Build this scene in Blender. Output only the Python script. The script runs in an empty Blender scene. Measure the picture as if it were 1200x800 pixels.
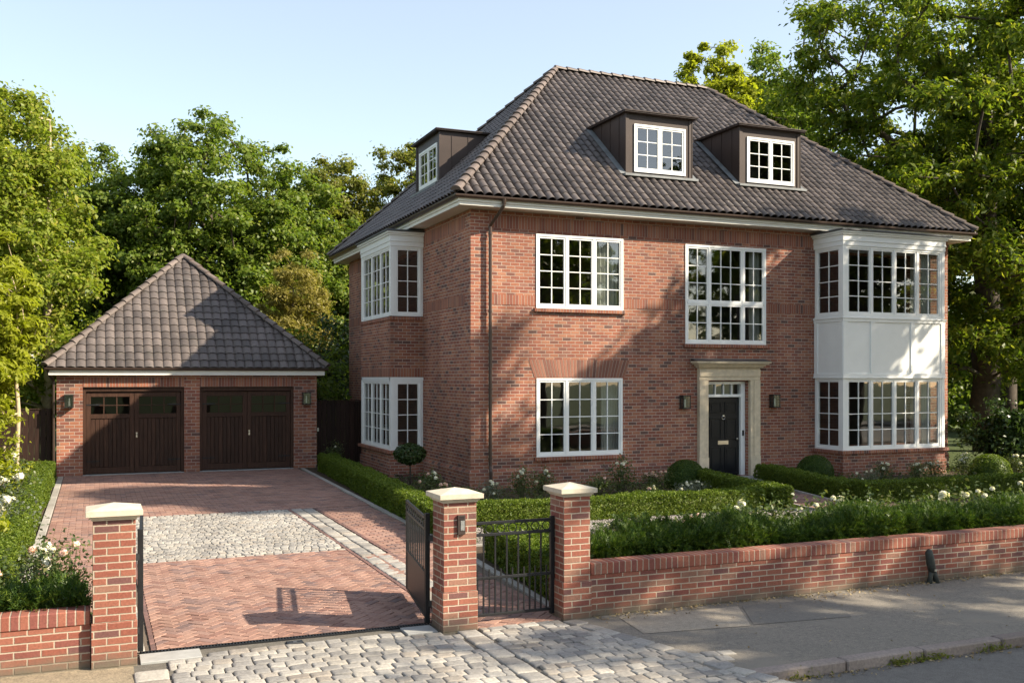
import bpy, bmesh, math, random
import numpy as np
from mathutils import Vector, Matrix

SC = bpy.context.scene
COL = SC.collection
R = math.radians
random.seed(4)

# ------------------------------------------------------------------ object helpers
def tag(o, label=None, cat=None, group=None, kind=None):
    if label: o['label'] = label
    if cat: o['category'] = cat
    if group: o['group'] = group
    if kind: o['kind'] = kind
    return o

def thing(name, label, cat, loc=(0, 0, 0), group=None):
    o = bpy.data.objects.new(name, None)
    o.empty_display_size = .2
    COL.objects.link(o)
    o.location = loc
    return tag(o, label, cat, group)

def world_loc(o):
    v = Vector((0, 0, 0))
    while o is not None:
        v += o.location
        o = o.parent
    return v

def link_mesh(name, me, mat, parent=None, loc=None):
    o = bpy.data.objects.new(name, me)
    COL.objects.link(o)
    if mat is not None and not me.materials:
        me.materials.append(mat)
    if parent is not None:
        o.parent = parent
    if loc is not None:
        o.location = loc
    return o

def copy_tree(o, parent=None):
    c = o.copy()
    COL.objects.link(c)
    c.parent = parent
    for ch in list(o.children):
        copy_tree(ch, c)
    return c

class MB:
    """collects polygons in world metres and links them as one mesh object"""
    def __init__(self, O=(0, 0, 0), U=(1, 0, 0), N=(0, -1, 0)):
        self.v = []; self.f = []; self.uv = {}
        self.frame(O, U, N)
    def frame(self, O, U, N):
        self.O = Vector(O); self.U = Vector(U); self.N = Vector(N)
        return self
    def L(self, u, n, z):
        p = self.O + self.U * u + self.N * n
        return (p.x, p.y, p.z + z)
    def poly(self, pts, uv=None):
        i = len(self.v)
        self.v += [tuple(p) for p in pts]
        self.f.append(tuple(range(i, i + len(pts))))
        if uv: self.uv[len(self.f) - 1] = uv
    def lquad(self, *pts):
        self.poly([self.L(*p) for p in pts])
    def box(self, a, b, local=True):
        (x0, y0, z0), (x1, y1, z1) = a, b
        c = [(x0, y0, z0), (x1, y0, z0), (x1, y1, z0), (x0, y1, z0), (x0, y0, z1), (x1, y0, z1), (x1, y1, z1), (x0, y1, z1)]
        if local: c = [self.L(*p) for p in c]
        i = len(self.v); self.v += c
        for q in ((0, 3, 2, 1), (4, 5, 6, 7), (0, 1, 5, 4), (1, 2, 6, 5), (2, 3, 7, 6), (3, 0, 4, 7)):
            self.f.append(tuple(i + k for k in q))
    def bar(self, p, q, w, h=None):
        """rectangular bar between two world points"""
        h = h or w
        p = Vector(p); q = Vector(q); d = (q - p).normalized()
        up = Vector((0, 0, 1)) if abs(d.z) < .95 else Vector((1, 0, 0))
        s = d.cross(up).normalized() * (w / 2); t = s.cross(d).normalized() * (h / 2)
        i = len(self.v)
        for c in (p, q):
            self.v += [tuple(c + s + t), tuple(c - s + t), tuple(c - s - t), tuple(c + s - t)]
        for q4 in ((0, 1, 2, 3), (7, 6, 5, 4), (0, 4, 5, 1), (1, 5, 6, 2), (2, 6, 7, 3), (3, 7, 4, 0)):
            self.f.append(tuple(i + k for k in q4))
    def tube(self, pts, r, n=8, cap=True):
        pts = [Vector(p) for p in pts]
        rs = r if isinstance(r, (list, tuple)) else [r] * len(pts)
        rings = []
        ref = None
        for k, p in enumerate(pts):
            d = (pts[min(k + 1, len(pts) - 1)] - pts[max(k - 1, 0)]).normalized()
            if ref is None or abs(ref.dot(d)) > .95:
                ref = Vector((0, 0, 1)) if abs(d.z) < .9 else Vector((1, 0, 0))
            s = d.cross(ref).normalized(); t = s.cross(d).normalized()
            i = len(self.v)
            for a in range(n):
                w = 2 * math.pi * a / n
                self.v.append(tuple(p + (s * math.cos(w) + t * math.sin(w)) * rs[k]))
            rings.append(i)
        for a, b in zip(rings, rings[1:]):
            for k in range(n):
                self.f.append((a + k, a + (k + 1) % n, b + (k + 1) % n, b + k))
        if cap:
            self.f.append(tuple(rings[0] + k for k in range(n))[::-1])
            self.f.append(tuple(rings[-1] + k for k in range(n)))
    def lathe(self, c, prof, n=16):
        rings = []
        for r, z in prof:
            i = len(self.v)
            for a in range(n):
                w = 2 * math.pi * a / n
                self.v.append((c[0] + r * math.cos(w), c[1] + r * math.sin(w), c[2] + z))
            rings.append(i)
        for a, b in zip(rings, rings[1:]):
            for k in range(n):
                self.f.append((a + k, a + (k + 1) % n, b + (k + 1) % n, b + k))
        self.f.append(tuple(rings[-1] + k for k in range(n)))
    def build(self, name, mat, parent=None, smooth=False, bevel=0, swap=False):
        off = world_loc(parent) if parent is not None else Vector((0, 0, 0))
        me = bpy.data.meshes.new(name)
        me.from_pydata([(x - off.x, y - off.y, z - off.z) for x, y, z in self.v], [], self.f)
        if bevel:
            bm = bmesh.new(); bm.from_mesh(me)
            bmesh.ops.remove_doubles(bm, verts=bm.verts, dist=1e-5)
            bmesh.ops.recalc_face_normals(bm, faces=bm.faces)
            bmesh.ops.bevel(bm, geom=[e for e in bm.edges if len(e.link_faces) == 2 and e.calc_face_angle(0) > .5],
                            offset=bevel, segments=1, affect='EDGES', clamp_overlap=True)
            bm.to_mesh(me); bm.free()
            self.uv = {}
        lay = me.uv_layers.new(name='UVMap').data
        for p in me.polygons:
            if p.index in self.uv:
                for li, uvc in zip(p.loop_indices, self.uv[p.index]): lay[li].uv = uvc
                continue
            n = p.normal; a = (abs(n.x), abs(n.y), abs(n.z)); k = a.index(max(a))
            for li in p.loop_indices:
                co = me.vertices[me.loops[li].vertex_index].co
                x, y, z = co.x + off.x, co.y + off.y, co.z + off.z
                c = (y, z) if k == 0 else (x, z) if k == 1 else (x, y)
                lay[li].uv = (c[1], c[0]) if swap else c
        if smooth:
            for p in me.polygons: p.use_smooth = True
        return link_mesh(name, me, mat, parent)

def np_mesh(name, V, F4, smooth=False):
    me = bpy.data.meshes.new(name)
    V = np.asarray(V, np.float32); F4 = np.asarray(F4, np.int32)
    me.vertices.add(len(V)); me.vertices.foreach_set('co', V.ravel())
    k = F4.shape[1]
    me.loops.add(F4.size); me.loops.foreach_set('vertex_index', F4.ravel())
    me.polygons.add(len(F4))
    me.polygons.foreach_set('loop_start', np.arange(len(F4), dtype=np.int32) * k)
    if smooth: me.polygons.foreach_set('use_smooth', np.ones(len(F4), bool))
    me.update(calc_edges=True)
    return me

# ------------------------------------------------------------------ materials
class NT:
    def __init__(self, name):
        self.m = bpy.data.materials.new(name); self.m.use_nodes = True
        self.t = self.m.node_tree; self.b = self.t.nodes['Principled BSDF']; self.out = self.t.nodes['Material Output']
    def n(self, typ, **kw):
        x = self.t.nodes.new(typ)
        for k, v in kw.items(): setattr(x, k, v)
        return x
    def k(self, a, b): self.t.links.new(a, b)
    def val(self, s, v):
        if isinstance(v, (int, float)): s.default_value = v
        elif isinstance(v, tuple): s.default_value = v
        else: self.k(v, s)
    def math(self, op, a, b=0.0, c=None):
        x = self.n('ShaderNodeMath', operation=op)
        self.val(x.inputs[0], a); self.val(x.inputs[1], b)
        if c is not None: self.val(x.inputs[2], c)
        return x.outputs[0]
    def noise(self, vec, scale, detail=4, rough=.55):
        x = self.n('ShaderNodeTexNoise'); x.inputs['Scale'].default_value = scale
        x.inputs['Detail'].default_value = detail; x.inputs['Roughness'].default_value = rough
        if vec is not None: self.k(vec, x.inputs['Vector'])
        return x.outputs['Fac']
    def ramp(self, fac, stops, const=False):
        x = self.n('ShaderNodeValToRGB'); cr = x.color_ramp
        if const: cr.interpolation = 'CONSTANT'
        while len(cr.elements) < len(stops): cr.elements.new(.5)
        for e, (p, c) in zip(cr.elements, stops):
            e.position = p; e.color = (*c, 1)
        self.k(fac, x.inputs[0]); return x.outputs[0]
    def mix(self, fac, a, b, blend='MIX'):
        x = self.n('ShaderNodeMix', data_type='RGBA', blend_type=blend)
        self.val(x.inputs[0], fac)
        for s, v in ((x.inputs[6], a), (x.inputs[7], b)):
            if isinstance(v, tuple): s.default_value = (*v[:3], 1)
            else: self.k(v, s)
        return x.outputs[2]
    def bump(self, h, strength=.3, dist=.01):
        x = self.n('ShaderNodeBump'); x.inputs['Strength'].default_value = strength; x.inputs['Distance'].default_value = dist
        self.k(h, x.inputs['Height']); self.k(x.outputs[0], self.b.inputs['Normal'])
    def obj(self): return self.n('ShaderNodeTexCoord').outputs['Object']
    def pos(self): return self.n('ShaderNodeNewGeometry').outputs['Position']
    def uv(self): return self.n('ShaderNodeTexCoord').outputs['UV']
    def base(self, c, rough=.6, spec=.5, metal=0):
        self.val(self.b.inputs['Base Color'], (*c, 1) if isinstance(c, tuple) else c)
        self.val(self.b.inputs['Roughness'], rough); self.b.inputs['Specular IOR Level'].default_value = spec
        self.b.inputs['Metallic'].default_value = metal

def m_plain(name, c, rough=.5, var=.12, scale=6, bump=0, metal=0, spec=.5):
    t = NT(name); p = t.pos(); f = t.noise(p, scale, 5)
    col = t.ramp(f, [(.3, tuple(x * (1 - var) for x in c)), (.7, tuple(min(1, x * (1 + var)) for x in c))])
    t.base(col, rough, spec, metal)
    if bump: t.bump(t.noise(p, scale * 8, 4), bump, .004)
    return t.m

def m_brick(name, palette, mortar, bw, bh, mj=.011, dirt=(.75, 1.1), low_dirt=False, stag=.5):
    t = NT(name); uv = t.uv(); s = t.n('ShaderNodeSeparateXYZ'); t.k(uv, s.inputs[0])
    wob = t.math('MULTIPLY', t.math('SUBTRACT', t.noise(uv, 9, 2), .5), .008)
    u = t.math('ADD', s.outputs[0], wob); v = t.math('ADD', s.outputs[1], wob)
    vy = t.math('DIVIDE', v, bh); row = t.math('FLOOR', vy)
    par = t.math('FLOORED_MODULO', row, 2.0)
    ux = t.math('ADD', t.math('DIVIDE', u, bw), t.math('MULTIPLY', par, stag)); cell = t.math('FLOOR', ux)
    fx = t.math('FRACT', ux); fy = t.math('FRACT', vy)
    dx = t.math('MULTIPLY', t.math('MINIMUM', fx, t.math('SUBTRACT', 1.0, fx)), bw)
    dy = t.math('MULTIPLY', t.math('MINIMUM', fy, t.math('SUBTRACT', 1.0, fy)), bh)
    d = t.math('MINIMUM', dx, dy)
    d = t.math('ADD', d, t.math('MULTIPLY', t.math('SUBTRACT', t.noise(uv, 60, 3), .5), .006))
    mr = t.n('ShaderNodeMapRange', interpolation_type='SMOOTHSTEP'); t.k(d, mr.inputs[0])
    mr.inputs[1].default_value = mj * .35; mr.inputs[2].default_value = mj * .75
    face = mr.outputs[0]
    cv = t.n('ShaderNodeCombineXYZ'); t.k(cell, cv.inputs[0]); t.k(row, cv.inputs[1])
    wn = t.n('ShaderNodeTexWhiteNoise', noise_dimensions='2D'); t.k(cv.outputs[0], wn.inputs['Vector'])
    stops = []; acc = 0; tot = sum(w for w, _ in palette)
    for w, c in palette:
        stops.append((acc / tot, c)); acc += w
    col = t.ramp(wn.outputs['Value'], stops, const=True)
    fine = t.noise(uv, 45, 5, .65)
    col = t.mix(1.0, col, t.ramp(fine, [(.25, (.72, .72, .72)), (.75, (1.2, 1.18, 1.16))]), 'MULTIPLY')
    mcol = t.mix(t.noise(uv, 30, 3), tuple(x * .8 for x in mortar), tuple(x * 1.12 for x in mortar))
    col = t.mix(face, mcol, col)
    big = t.noise(t.pos(), .55, 4)
    col = t.mix(1.0, col, t.ramp(big, [(.3, (dirt[0],) * 3), (.7, (dirt[1],) * 3)]), 'MULTIPLY')
    mp = t.n('ShaderNodeMapping'); t.k(t.pos(), mp.inputs[0]); mp.inputs['Scale'].default_value = (2.2, 2.2, .32)
    col = t.mix(1.0, col, t.ramp(t.noise(mp.outputs[0], 1, 5, .6), [(.3, (.80, .79, .79)), (.65, (1.06, 1.06, 1.05))]), 'MULTIPLY')
    if low_dirt:   # splash-back stain along the foot of the wall, with a ragged top
        z = t.n('ShaderNodeSeparateXYZ'); t.k(t.pos(), z.inputs[0])
        e = t.math('SUBTRACT', z.outputs[2], t.math('MULTIPLY', t.noise(t.pos(), 5, 5), .22))
        mm = t.n('ShaderNodeMapRange'); t.k(e, mm.inputs[0]); mm.inputs[1].default_value = -.12; mm.inputs[2].default_value = .06
        col = t.mix(mm.outputs[0], (.13, .11, .08), col)
    t.base(col, .82, .3)
    h = t.math('ADD', t.math('MULTIPLY', face, 1.0), t.math('MULTIPLY', fine, .35))
    t.bump(h, .55, .008)
    return t.m

def m_island(name, stops, rough=.75, nscale=30, var=.25, bump=.35, spec=.35):
    t = NT(name); g = t.n('ShaderNodeNewGeometry')
    col = t.ramp(g.outputs['Random Per Island'], stops)
    f = t.noise(g.outputs['Position'], nscale, 5, .65)
    col = t.mix(1.0, col, t.ramp(f, [(.25, (1 - var,) * 3), (.75, (1 + var,) * 3)]), 'MULTIPLY')
    big = t.noise(g.outputs['Position'], .8, 4)
    col = t.mix(1.0, col, t.ramp(big, [(.3, (.8, .79, .78)), (.7, (1.1, 1.1, 1.1))]), 'MULTIPLY')
    t.base(col, rough, spec); t.bump(f, bump, .006)
    return t.m

def m_leaf(name, a, b, trans=.4, rough=.45, spec=.35, c=None):
    t = NT(name); g = t.n('ShaderNodeNewGeometry')
    stops = [(.0, a), (.75 if c else 1.0, b)] + ([(1.0, c)] if c else [])
    col = t.ramp(g.outputs['Random Per Island'], stops)
    t.base(col, rough, spec)
    tr = t.n('ShaderNodeBsdfTranslucent')
    t.k(t.mix(1.0, col, (1.5, 1.6, .7), 'MULTIPLY'), tr.inputs[0])
    mx = t.n('ShaderNodeMixShader'); mx.inputs[0].default_value = trans
    t.k(t.b.outputs[0], mx.inputs[1]); t.k(tr.outputs[0], mx.inputs[2]); t.k(mx.outputs[0], t.out.inputs[0])
    return t.m

def m_tile(name, cols):
    t = NT(name); uv = t.uv()
    fl = t.n('ShaderNodeVectorMath', operation='FLOOR'); t.k(uv, fl.inputs[0])
    wn = t.n('ShaderNodeTexWhiteNoise', noise_dimensions='2D'); t.k(fl.outputs[0], wn.inputs['Vector'])
    col = t.ramp(wn.outputs['Value'], cols)
    p = t.pos(); f = t.noise(p, 14, 5, .6)
    col = t.mix(1.0, col, t.ramp(f, [(.25, (.8, .8, .8)), (.75, (1.18, 1.16, 1.14))]), 'MULTIPLY')
    big = t.noise(p, .7, 5)
    col = t.mix(1.0, col, t.ramp(big, [(.35, (.82, .82, .83)), (.7, (1.12, 1.1, 1.08))]), 'MULTIPLY')
    li = t.noise(p, 5.5, 6, .72)      # lichen and soot blotches
    col = t.mix(t.ramp(li, [(.60, (0, 0, 0)), (.75, (.55,) * 3)]), col, (.20, .195, .16))
    col = t.mix(t.ramp(t.noise(p, 2.3, 5, .7), [(.56, (0, 0, 0)), (.72, (.5,) * 3)]), col, (.055, .052, .045))
    t.base(col, t.ramp(f, [(.2, (.42,) * 3), (.8, (.62,) * 3)]), .45); t.bump(t.noise(p, 60, 4), .15, .004)
    return t.m

def m_wood(name, c, horizontal=False):
    t = NT(name); p = t.pos(); mp = t.n('ShaderNodeMapping'); t.k(p, mp.inputs[0])
    mp.inputs['Scale'].default_value = (14, 14, .9)
    g = t.n('ShaderNodeNewGeometry')
    f = t.noise(mp.outputs[0], 3, 6, .6)
    col = t.ramp(f, [(.3, tuple(x * .55 for x in c)), (.7, tuple(x * 1.35 for x in c))])
    col = t.mix(1.0, col, t.ramp(g.outputs['Random Per Island'], [(0, (.7, .7, .7)), (1, (1.25, 1.2, 1.15))]), 'MULTIPLY')
    t.base(col, .6, .2); t.bump(f, .25, .004)
    return t.m

def m_glass(name, tint=(.9, .95, .92), refl=2.1):
    t = NT(name)
    tr = t.n('ShaderNodeBsdfTransparent'); tr.inputs[0].default_value = (*tint, 1)
    gl = t.n('ShaderNodeBsdfGlossy'); gl.inputs['Roughness'].default_value = .02
    g = t.n('ShaderNodeNewGeometry'); dp = t.n('ShaderNodeVectorMath', operation='DOT_PRODUCT'); t.k(g.outputs['Incoming'], dp.inputs[0]); t.k(g.outputs['Normal'], dp.inputs[1])
    c1 = t.math('SUBTRACT', 1.0, t.math('ABSOLUTE', dp.outputs['Value'])); fr = t.math('ADD', .072, t.math('MULTIPLY', .928, t.math('POWER', c1, 5.0)))   # Schlick, same from both sides
    b = t.n('ShaderNodeBump'); b.inputs['Strength'].default_value = .06; b.inputs['Distance'].default_value = .02
    t.k(t.noise(t.pos(), 2.2, 1), b.inputs['Height']); t.k(b.outputs[0], gl.inputs['Normal'])
    mx = t.n('ShaderNodeMixShader'); t.k(t.math('MULTIPLY', fr, refl), mx.inputs[0])
    t.k(tr.outputs[0], mx.inputs[1]); t.k(gl.outputs[0], mx.inputs[2]); t.k(mx.outputs[0], t.out.inputs[0])
    return t.m

def m_ground(name, a, b, scale=3, fine=80, rough=.95, bump=.4, patch=None):
    t = NT(name); p = t.pos()
    col = t.mix(t.noise(p, scale, 5), a, b)
    f = t.noise(p, fine, 4, .7)
    col = t.mix(1.0, col, t.ramp(f, [(.25, (.48, .48, .48)), (.75, (1.55, 1.52, 1.47))]), 'MULTIPLY')
    md = t.noise(p, fine * .16, 5, .7)
    col = t.mix(1.0, col, t.ramp(md, [(.3, (.78, .78, .78)), (.7, (1.2, 1.19, 1.17))]), 'MULTIPLY')
    if patch:
        w = t.noise(p, patch[0], 6, .6)
        col = t.mix(t.ramp(w, [(.5, (0, 0, 0)), (.68, (1, 1, 1))]), col, patch[1])
    t.base(col, rough, .25); t.bump(f, bump, .01)
    return t.m

RED = [(4, (0.309, 0.114, 0.071)), (3, (0.348, 0.142, 0.086)), (3, (0.261, 0.095, 0.066)), (1.6, (0.375, 0.169, 0.105)), (1.6, (0.200, 0.086, 0.066)), (.7, (0.137, 0.074, 0.063)), (1, (0.277, 0.127, 0.093))]
REDW = [(4, (0.251, 0.085, 0.058)), (3, (0.288, 0.108, 0.073)), (2, (0.214, 0.074, 0.059)), (1.0, (0.158, 0.072, 0.066)), (.8, (0.270, 0.138, 0.099))]
MAT = dict(
    brick=m_brick('house_brick', RED, (.44, .35, .285), .225, .079, .0125),
    gbrick=m_brick('garage_brick', RED, (.43, .345, .29), .235, .09, .0135),
    soldier=m_brick('soldier_brick', RED, (.36, .28, .23), 60, .076, .011, stag=0),
    wbrick=m_brick('garden_wall_brick', REDW, (.43, .355, .275), .215, .067, .0115, (.85, 1.08), True),
    wsold=m_brick('coping_brick', REDW, (.37, .30, .235), 60, .075, .011, (.85, 1.08), stag=0),
    white=m_plain('white_paint', (.80, .80, .78), .35, .03, 3),
    cream=m_plain('cream_paint', (.72, .69, .62), .45, .04, 3),
    stone=m_plain('sandstone', (.60, .50, .36), .8, .14, 7, .25),
    capstone=m_plain('cap_stone', (.50, .44, .345), .8, .12, 9, .25),
    lead=m_plain('lead_sheet', (.075, .078, .085), .45, .2, 3, .1, 0.3),
    palelead=m_plain('weathered_lead', (.17, .18, .185), .55, .25, 4, .15),
    zinc=m_plain('brown_zinc', (.050, .035, .030), .5, .15, 2, .05, .1, .3),
    gutter=m_plain('brown_metal', (.07, .045, .035), .35, .15, 3, 0, .3),
    iron=m_plain('black_iron', (.013, .014, .016), .45, .2, 10, .15, 0, .3),
    blackpaint=m_plain('black_gloss', (.010, .011, .013), .38, .1, 3, 0, 0, .2),
    brass=m_plain('brass', (.55, .5, .42), .3, .1, 20, 0, .9),
    steel=m_plain('steel', (.5, .5, .49), .35, .1, 20, 0, .9),
    bulb=m_plain('candle_tube', (.8, .77, .7), .5, .03, 20),
    wood=m_wood('dark_stained_timber', (.048, .024, .016)),
    fence=m_wood('fence_timber', (.030, .016, .012)),
    tile=m_tile('roof_tile', [(0, (.066, .055, .051)), (.5, (.092, .077, .071)), (1, (.125, .105, .098))]),
    hip=m_island('hip_tile', [(0, (.10, .078, .068)), (1, (.165, .13, .115))], .55, 18, .2, .1),
    dglass=m_glass('dark_glass', (.35, .36, .36), .7),
    glass=m_glass('window_glass', (.68, .72, .70)),
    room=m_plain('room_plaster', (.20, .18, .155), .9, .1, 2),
    curtain=m_plain('curtain_cloth', (.62, .60, .55), .9, .08, 4),
    paver=m_island('red_paver', [(0, (.205, .110, .088)), (.3, (.265, .153, .119)), (.6, (.31, .188, .147)), (.85, (.23, .143, .121)), (1, (.15, .10, .094))], .8),
    dpaver=m_island('dark_paver', [(0, (.12, .075, .07)), (1, (.2, .11, .095))], .8),
    sett=m_island('granite_sett', [(0, (.20, .19, .18)), (.4, (.30, .285, .265)), (.75, (.37, .345, .305)), (1, (.25, .22, .19))], .7, 40, .3, .4),
    kerbstone=m_island('kerb_stone', [(0, (.17, .135, .118)), (1, (.26, .215, .19))], .8, 30, .3, .5),
    edging=m_island('edging_stone', [(0, (.28, .265, .24)), (1, (.38, .355, .32))], .8, 30, .2, .3),
    slab=m_plain('pale_slab', (.31, .31, .30), .8, .12, 8, .2),
    asphalt=m_ground('pavement_asphalt', (.18, .165, .145), (.245, .222, .192), 1.4, 110, .92, .9, (1.3, (.235, .21, .175))),
    patch=m_ground('worn_patch', (.27, .24, .20), (.38, .33, .27), 3, 110, .95, .6),
    patch2=m_ground('smooth_patch', (.15, .142, .13), (.185, .172, .155), 2, 140, .9, .3),
    road=m_ground('road_asphalt', (.125, .119, .112), (.165, .156, .145), 1.6, 90, .9, .5),
    soil=m_ground('garden_soil', (.045, .032, .022), (.085, .062, .042), 4, 40, 1, .8),
    sand=m_ground('sandy_bed', (.20, .165, .12), (.27, .225, .165), 5, 60, 1, .6),
    turf=m_ground('rough_grass', (.04, .065, .02), (.07, .09, .03), 1.5, 30, 1, .8),
    gravel=m_island('gravel_stone', [(0, (.12, .11, .10)), (.5, (.22, .20, .18)), (1, (.32, .29, .26))], .85, 60, .2, .3),
    bark=m_plain('bark', (.060, .045, .032), .9, .35, 7, .8),
    palebark=m_plain('pale_bark', (.40, .32, .21), .85, .25, 12, .4),
    stem=m_plain('green_stem', (.07, .075, .03), .7, .2, 12),
    l_yellow=m_leaf('sunny_leaf', (.14, .19, .022), (.225, .265, .040), .45, spec=.2, c=(.30, .275, .06)),
    l_lime=m_leaf('lime_leaf', (.20, .23, .018), (.31, .32, .035), .48, spec=.2),
    l_green=m_leaf('green_leaf', (.088, .142, .02), (.155, .205, .036), .42, spec=.25, c=(.20, .22, .05)),
    l_olive=m_leaf('olive_leaf', (.115, .14, .024), (.18, .19, .042), .42, spec=.2, c=(.23, .20, .06)),
    l_gold=m_leaf('golden_spray', (.20, .175, .045), (.30, .255, .075), .4, spec=.2),
    l_chest=m_leaf('chestnut_leaf', (.070, .115, .012), (.145, .185, .024), .5, spec=.25, c=(.26, .26, .035)),
    l_dark=m_leaf('laurel_leaf', (.025, .05, .012), (.05, .08, .02), .25, .35, .3),
    l_box=m_leaf('box_leaf', (.055, .095, .012), (.12, .165, .020), .3, spec=.2, c=(.18, .22, .03)),
    l_yew=m_leaf('yew_needle', (.022, .052, .009), (.056, .094, .015), .25, spec=.2, c=(.12, .16, .025)),
    l_rose=m_leaf('rose_leaf', (.045, .075, .022), (.095, .125, .04), .3, c=(.14, .13, .04)),
    l_grey=m_leaf('grey_leaf', (.11, .13, .09), (.18, .20, .15), .3),
    litter=m_leaf('dead_leaf', (.20, .13, .06), (.42, .33, .18), .1),
    petal_w=m_leaf('white_petal', (.74, .70, .62), (.82, .78, .72), .25),
    petal_p=m_leaf('pink_petal', (.72, .46, .42), (.80, .62, .55), .25),
    mossy=m_plain('mossy_metal', (.030, .034, .028), .7, .35, 14, .5),
)

# ------------------------------------------------------------------ ground, road, paving
def sheet(name, pts, z, mat):
    m = MB(); m.poly([(x, y, z) for x, y in pts])
    return tag(m.build(name, mat), kind='structure')

sheet('ground', [(-300, -300), (300, -300), (300, 400), (-300, 400)], -.16, MAT['turf'])
sheet('road', [(-120, -2.2), (120, -2.2), (120, 7.22), (-120, 7.22)], -.10, MAT['road'])
sheet('far_pavement', [(-120, -5), (120, -5), (120, -2.2), (-120, -2.2)], 0.0, MAT['asphalt'])
sheet('lawn', [(-90, 9.62), (120, 9.62), (120, 140), (-90, 140)], -.05, MAT['turf'])
sheet('garden_bed', [(4.7, 9.7), (32, 9.7), (32, 21.3), (4.9, 21.3)], -.012, MAT['soil'])
sheet('side_bed', [(5.0, 21.3), (7.98, 21.3), (7.98, 30), (5.4, 30)], -.012, MAT['soil'])
sheet('planting_bed', [(-7, 9.7), (-.02, 9.7), (-.02, 12.9), (-.86, 13.4), (-.86, 28.5), (-7, 28.5)], -.012, MAT['soil'])
sheet('pavement', [(4.66, 7.32), (40, 7.32), (40, 9.66), (4.66, 9.66)], -.004, MAT['asphalt'])
sheet('verge', [(-40, 6.4), (.33, 6.4), (.33, 9.66), (-40, 9.66)], -.008, MAT['sand'])
sheet('pavement_patch', [(5.15, 8.75), (6.35, 8.6), (6.75, 9.38), (5.25, 9.46)], .001, MAT['patch'])
sheet('pavement_repair', [(6.4, 8.62), (7.6, 8.5), (8.0, 9.30), (6.8, 9.38)], .001, MAT['patch2'])

def clip(poly, x0, y0, x1, y1):
    for ax, lim, sgn in ((0, x0, 1), (0, x1, -1), (1, y0, 1), (1, y1, -1)):
        out = []
        for a, b in zip(poly, poly[1:] + poly[:1]):
            ia = sgn * (a[ax] - lim) >= 0; ib = sgn * (b[ax] - lim) >= 0
            if ia: out.append(a)
            if ia != ib:
                t = (lim - a[ax]) / (b[ax] - a[ax])
                out.append((a[0] + t * (b[0] - a[0]), a[1] + t * (b[1] - a[1])))
        poly = out
        if len(poly) < 3: return None
    return poly

def paver(mb, poly, z, rnd, gap=.004, ch=.005):
    cx = sum(p[0] for p in poly) / len(poly); cy = sum(p[1] for p in poly) / len(poly)
    size = max(math.hypot(p[0] - cx, p[1] - cy) for p in poly)
    if size < .035: return
    dz = rnd.uniform(-.0025, .0025); tx = rnd.uniform(-.012, .012); ty = rnd.uniform(-.012, .012)
    def ring(d, zz):
        r = []
        for x, y in poly:
            l = math.hypot(x - cx, y - cy); k = max(0, (l - d * 1.4) / l) if l > 0 else 0
            X = cx + (x - cx) * k; Y = cy + (y - cy) * k
            r.append((X, Y, z + dz + zz + tx * (X - cx) + ty * (Y - cy)))
        return r
    a = ring(gap, -.02); b = ring(gap, -ch); c = ring(gap + ch, 0)
    i = len(mb.v); n = len(poly); mb.v += a + b + c
    for o in (0, n):
        for k in range(n):
            mb.f.append((i + o + k, i + o + (k + 1) % n, i + o + n + (k + 1) % n, i + o + n + k))
    mb.f.append(tuple(i + 2 * n + k for k in range(n)))

def bond(mb, x0, y0, x1, y1, L, W, z, rnd, along='x'):
    row = 0; y = y0
    a0, a1, b0, b1 = (x0, x1, y0, y1) if along == 'x' else (y0, y1, x0, x1)
    b = b0
    while b < b1 - .01:
        a = a0 - (L / 2 if row % 2 else 0)
        while a < a1:
            q = (max(a, a0), max(b, b0), min(a + L, a1), min(b + W, b1))
            if q[2] - q[0] > .03:
                P = [(q[0], q[1]), (q[2], q[1]), (q[2], q[3]), (q[0], q[3])]
                if along != 'x': P = [(p[1], p[0]) for p in P]
                paver(mb, P, z, rnd)
            a += L
        b += W; row += 1

def herring(mb, x0, y0, x1, y1, W, z, rnd, ang=45):
    ca, sa = math.cos(R(ang)), math.sin(R(ang)); cx, cy = (x0 + x1) / 2, (y0 + y1) / 2
    n = int(math.hypot(x1 - x0, y1 - y0) / W / 2) + 3
    for i in range(-n, n):
        for j in range(-n, n):
            k = (i - j) % 4
            if k == 0: q = [(i, j), (i + 2, j), (i + 2, j + 1), (i, j + 1)]
            elif k == 3: q = [(i, j), (i + 1, j), (i + 1, j + 2), (i, j + 2)]
            else: continue
            P = [(cx + (a * ca - b * sa) * W, cy + (a * sa + b * ca) * W) for a, b in q]
            P = clip(P, x0, y0, x1, y1)
            if P: paver(mb, P, z, rnd)

rnd = random.Random(11)
# sand-filled joints lie a little below the paving units
sheet('driveway', [(-.78, 9.96), (5.0, 9.96), (5.0, 14.0), (5.55, 28.45), (-.78, 28.45)], -.008, m_ground('joint_sand', (.11, .09, .075), (.16, .13, .105), 6, 90))
m = MB(); herring(m, .55, 10.04, 3.5, 14.75, .105, .006, rnd)
herring(m, 3.62, 9.6, 4.74, 14.2, .105, .006, rnd)
tag(m.build('herringbone_paving', MAT['paver']), kind='structure')
m = MB()
bond(m, -.72, 19.72, 5.2, 28.42, .21, .105, .006, rnd)
bond(m, 4.07, 14.3, 5.0, 19.6, .21, .105, .006, rnd)
bond(m, -.72, 10.04, -.02, 19.62, .21, .105, .006, rnd)
bond(m, 5.2, 22.6, 5.35, 28.42, .21, .105, .006, rnd); bond(m, 5.0, 17, 5.12, 19.7, .21, .105, .006, rnd)
tag(m.build('brick_paving', MAT['paver']), kind='structure')
m = MB()
for x in (3.51, 4.02, .5): bond(m, x, 10.05, x + .05, 19.7, .2, .055, .007, rnd, 'y')
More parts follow.
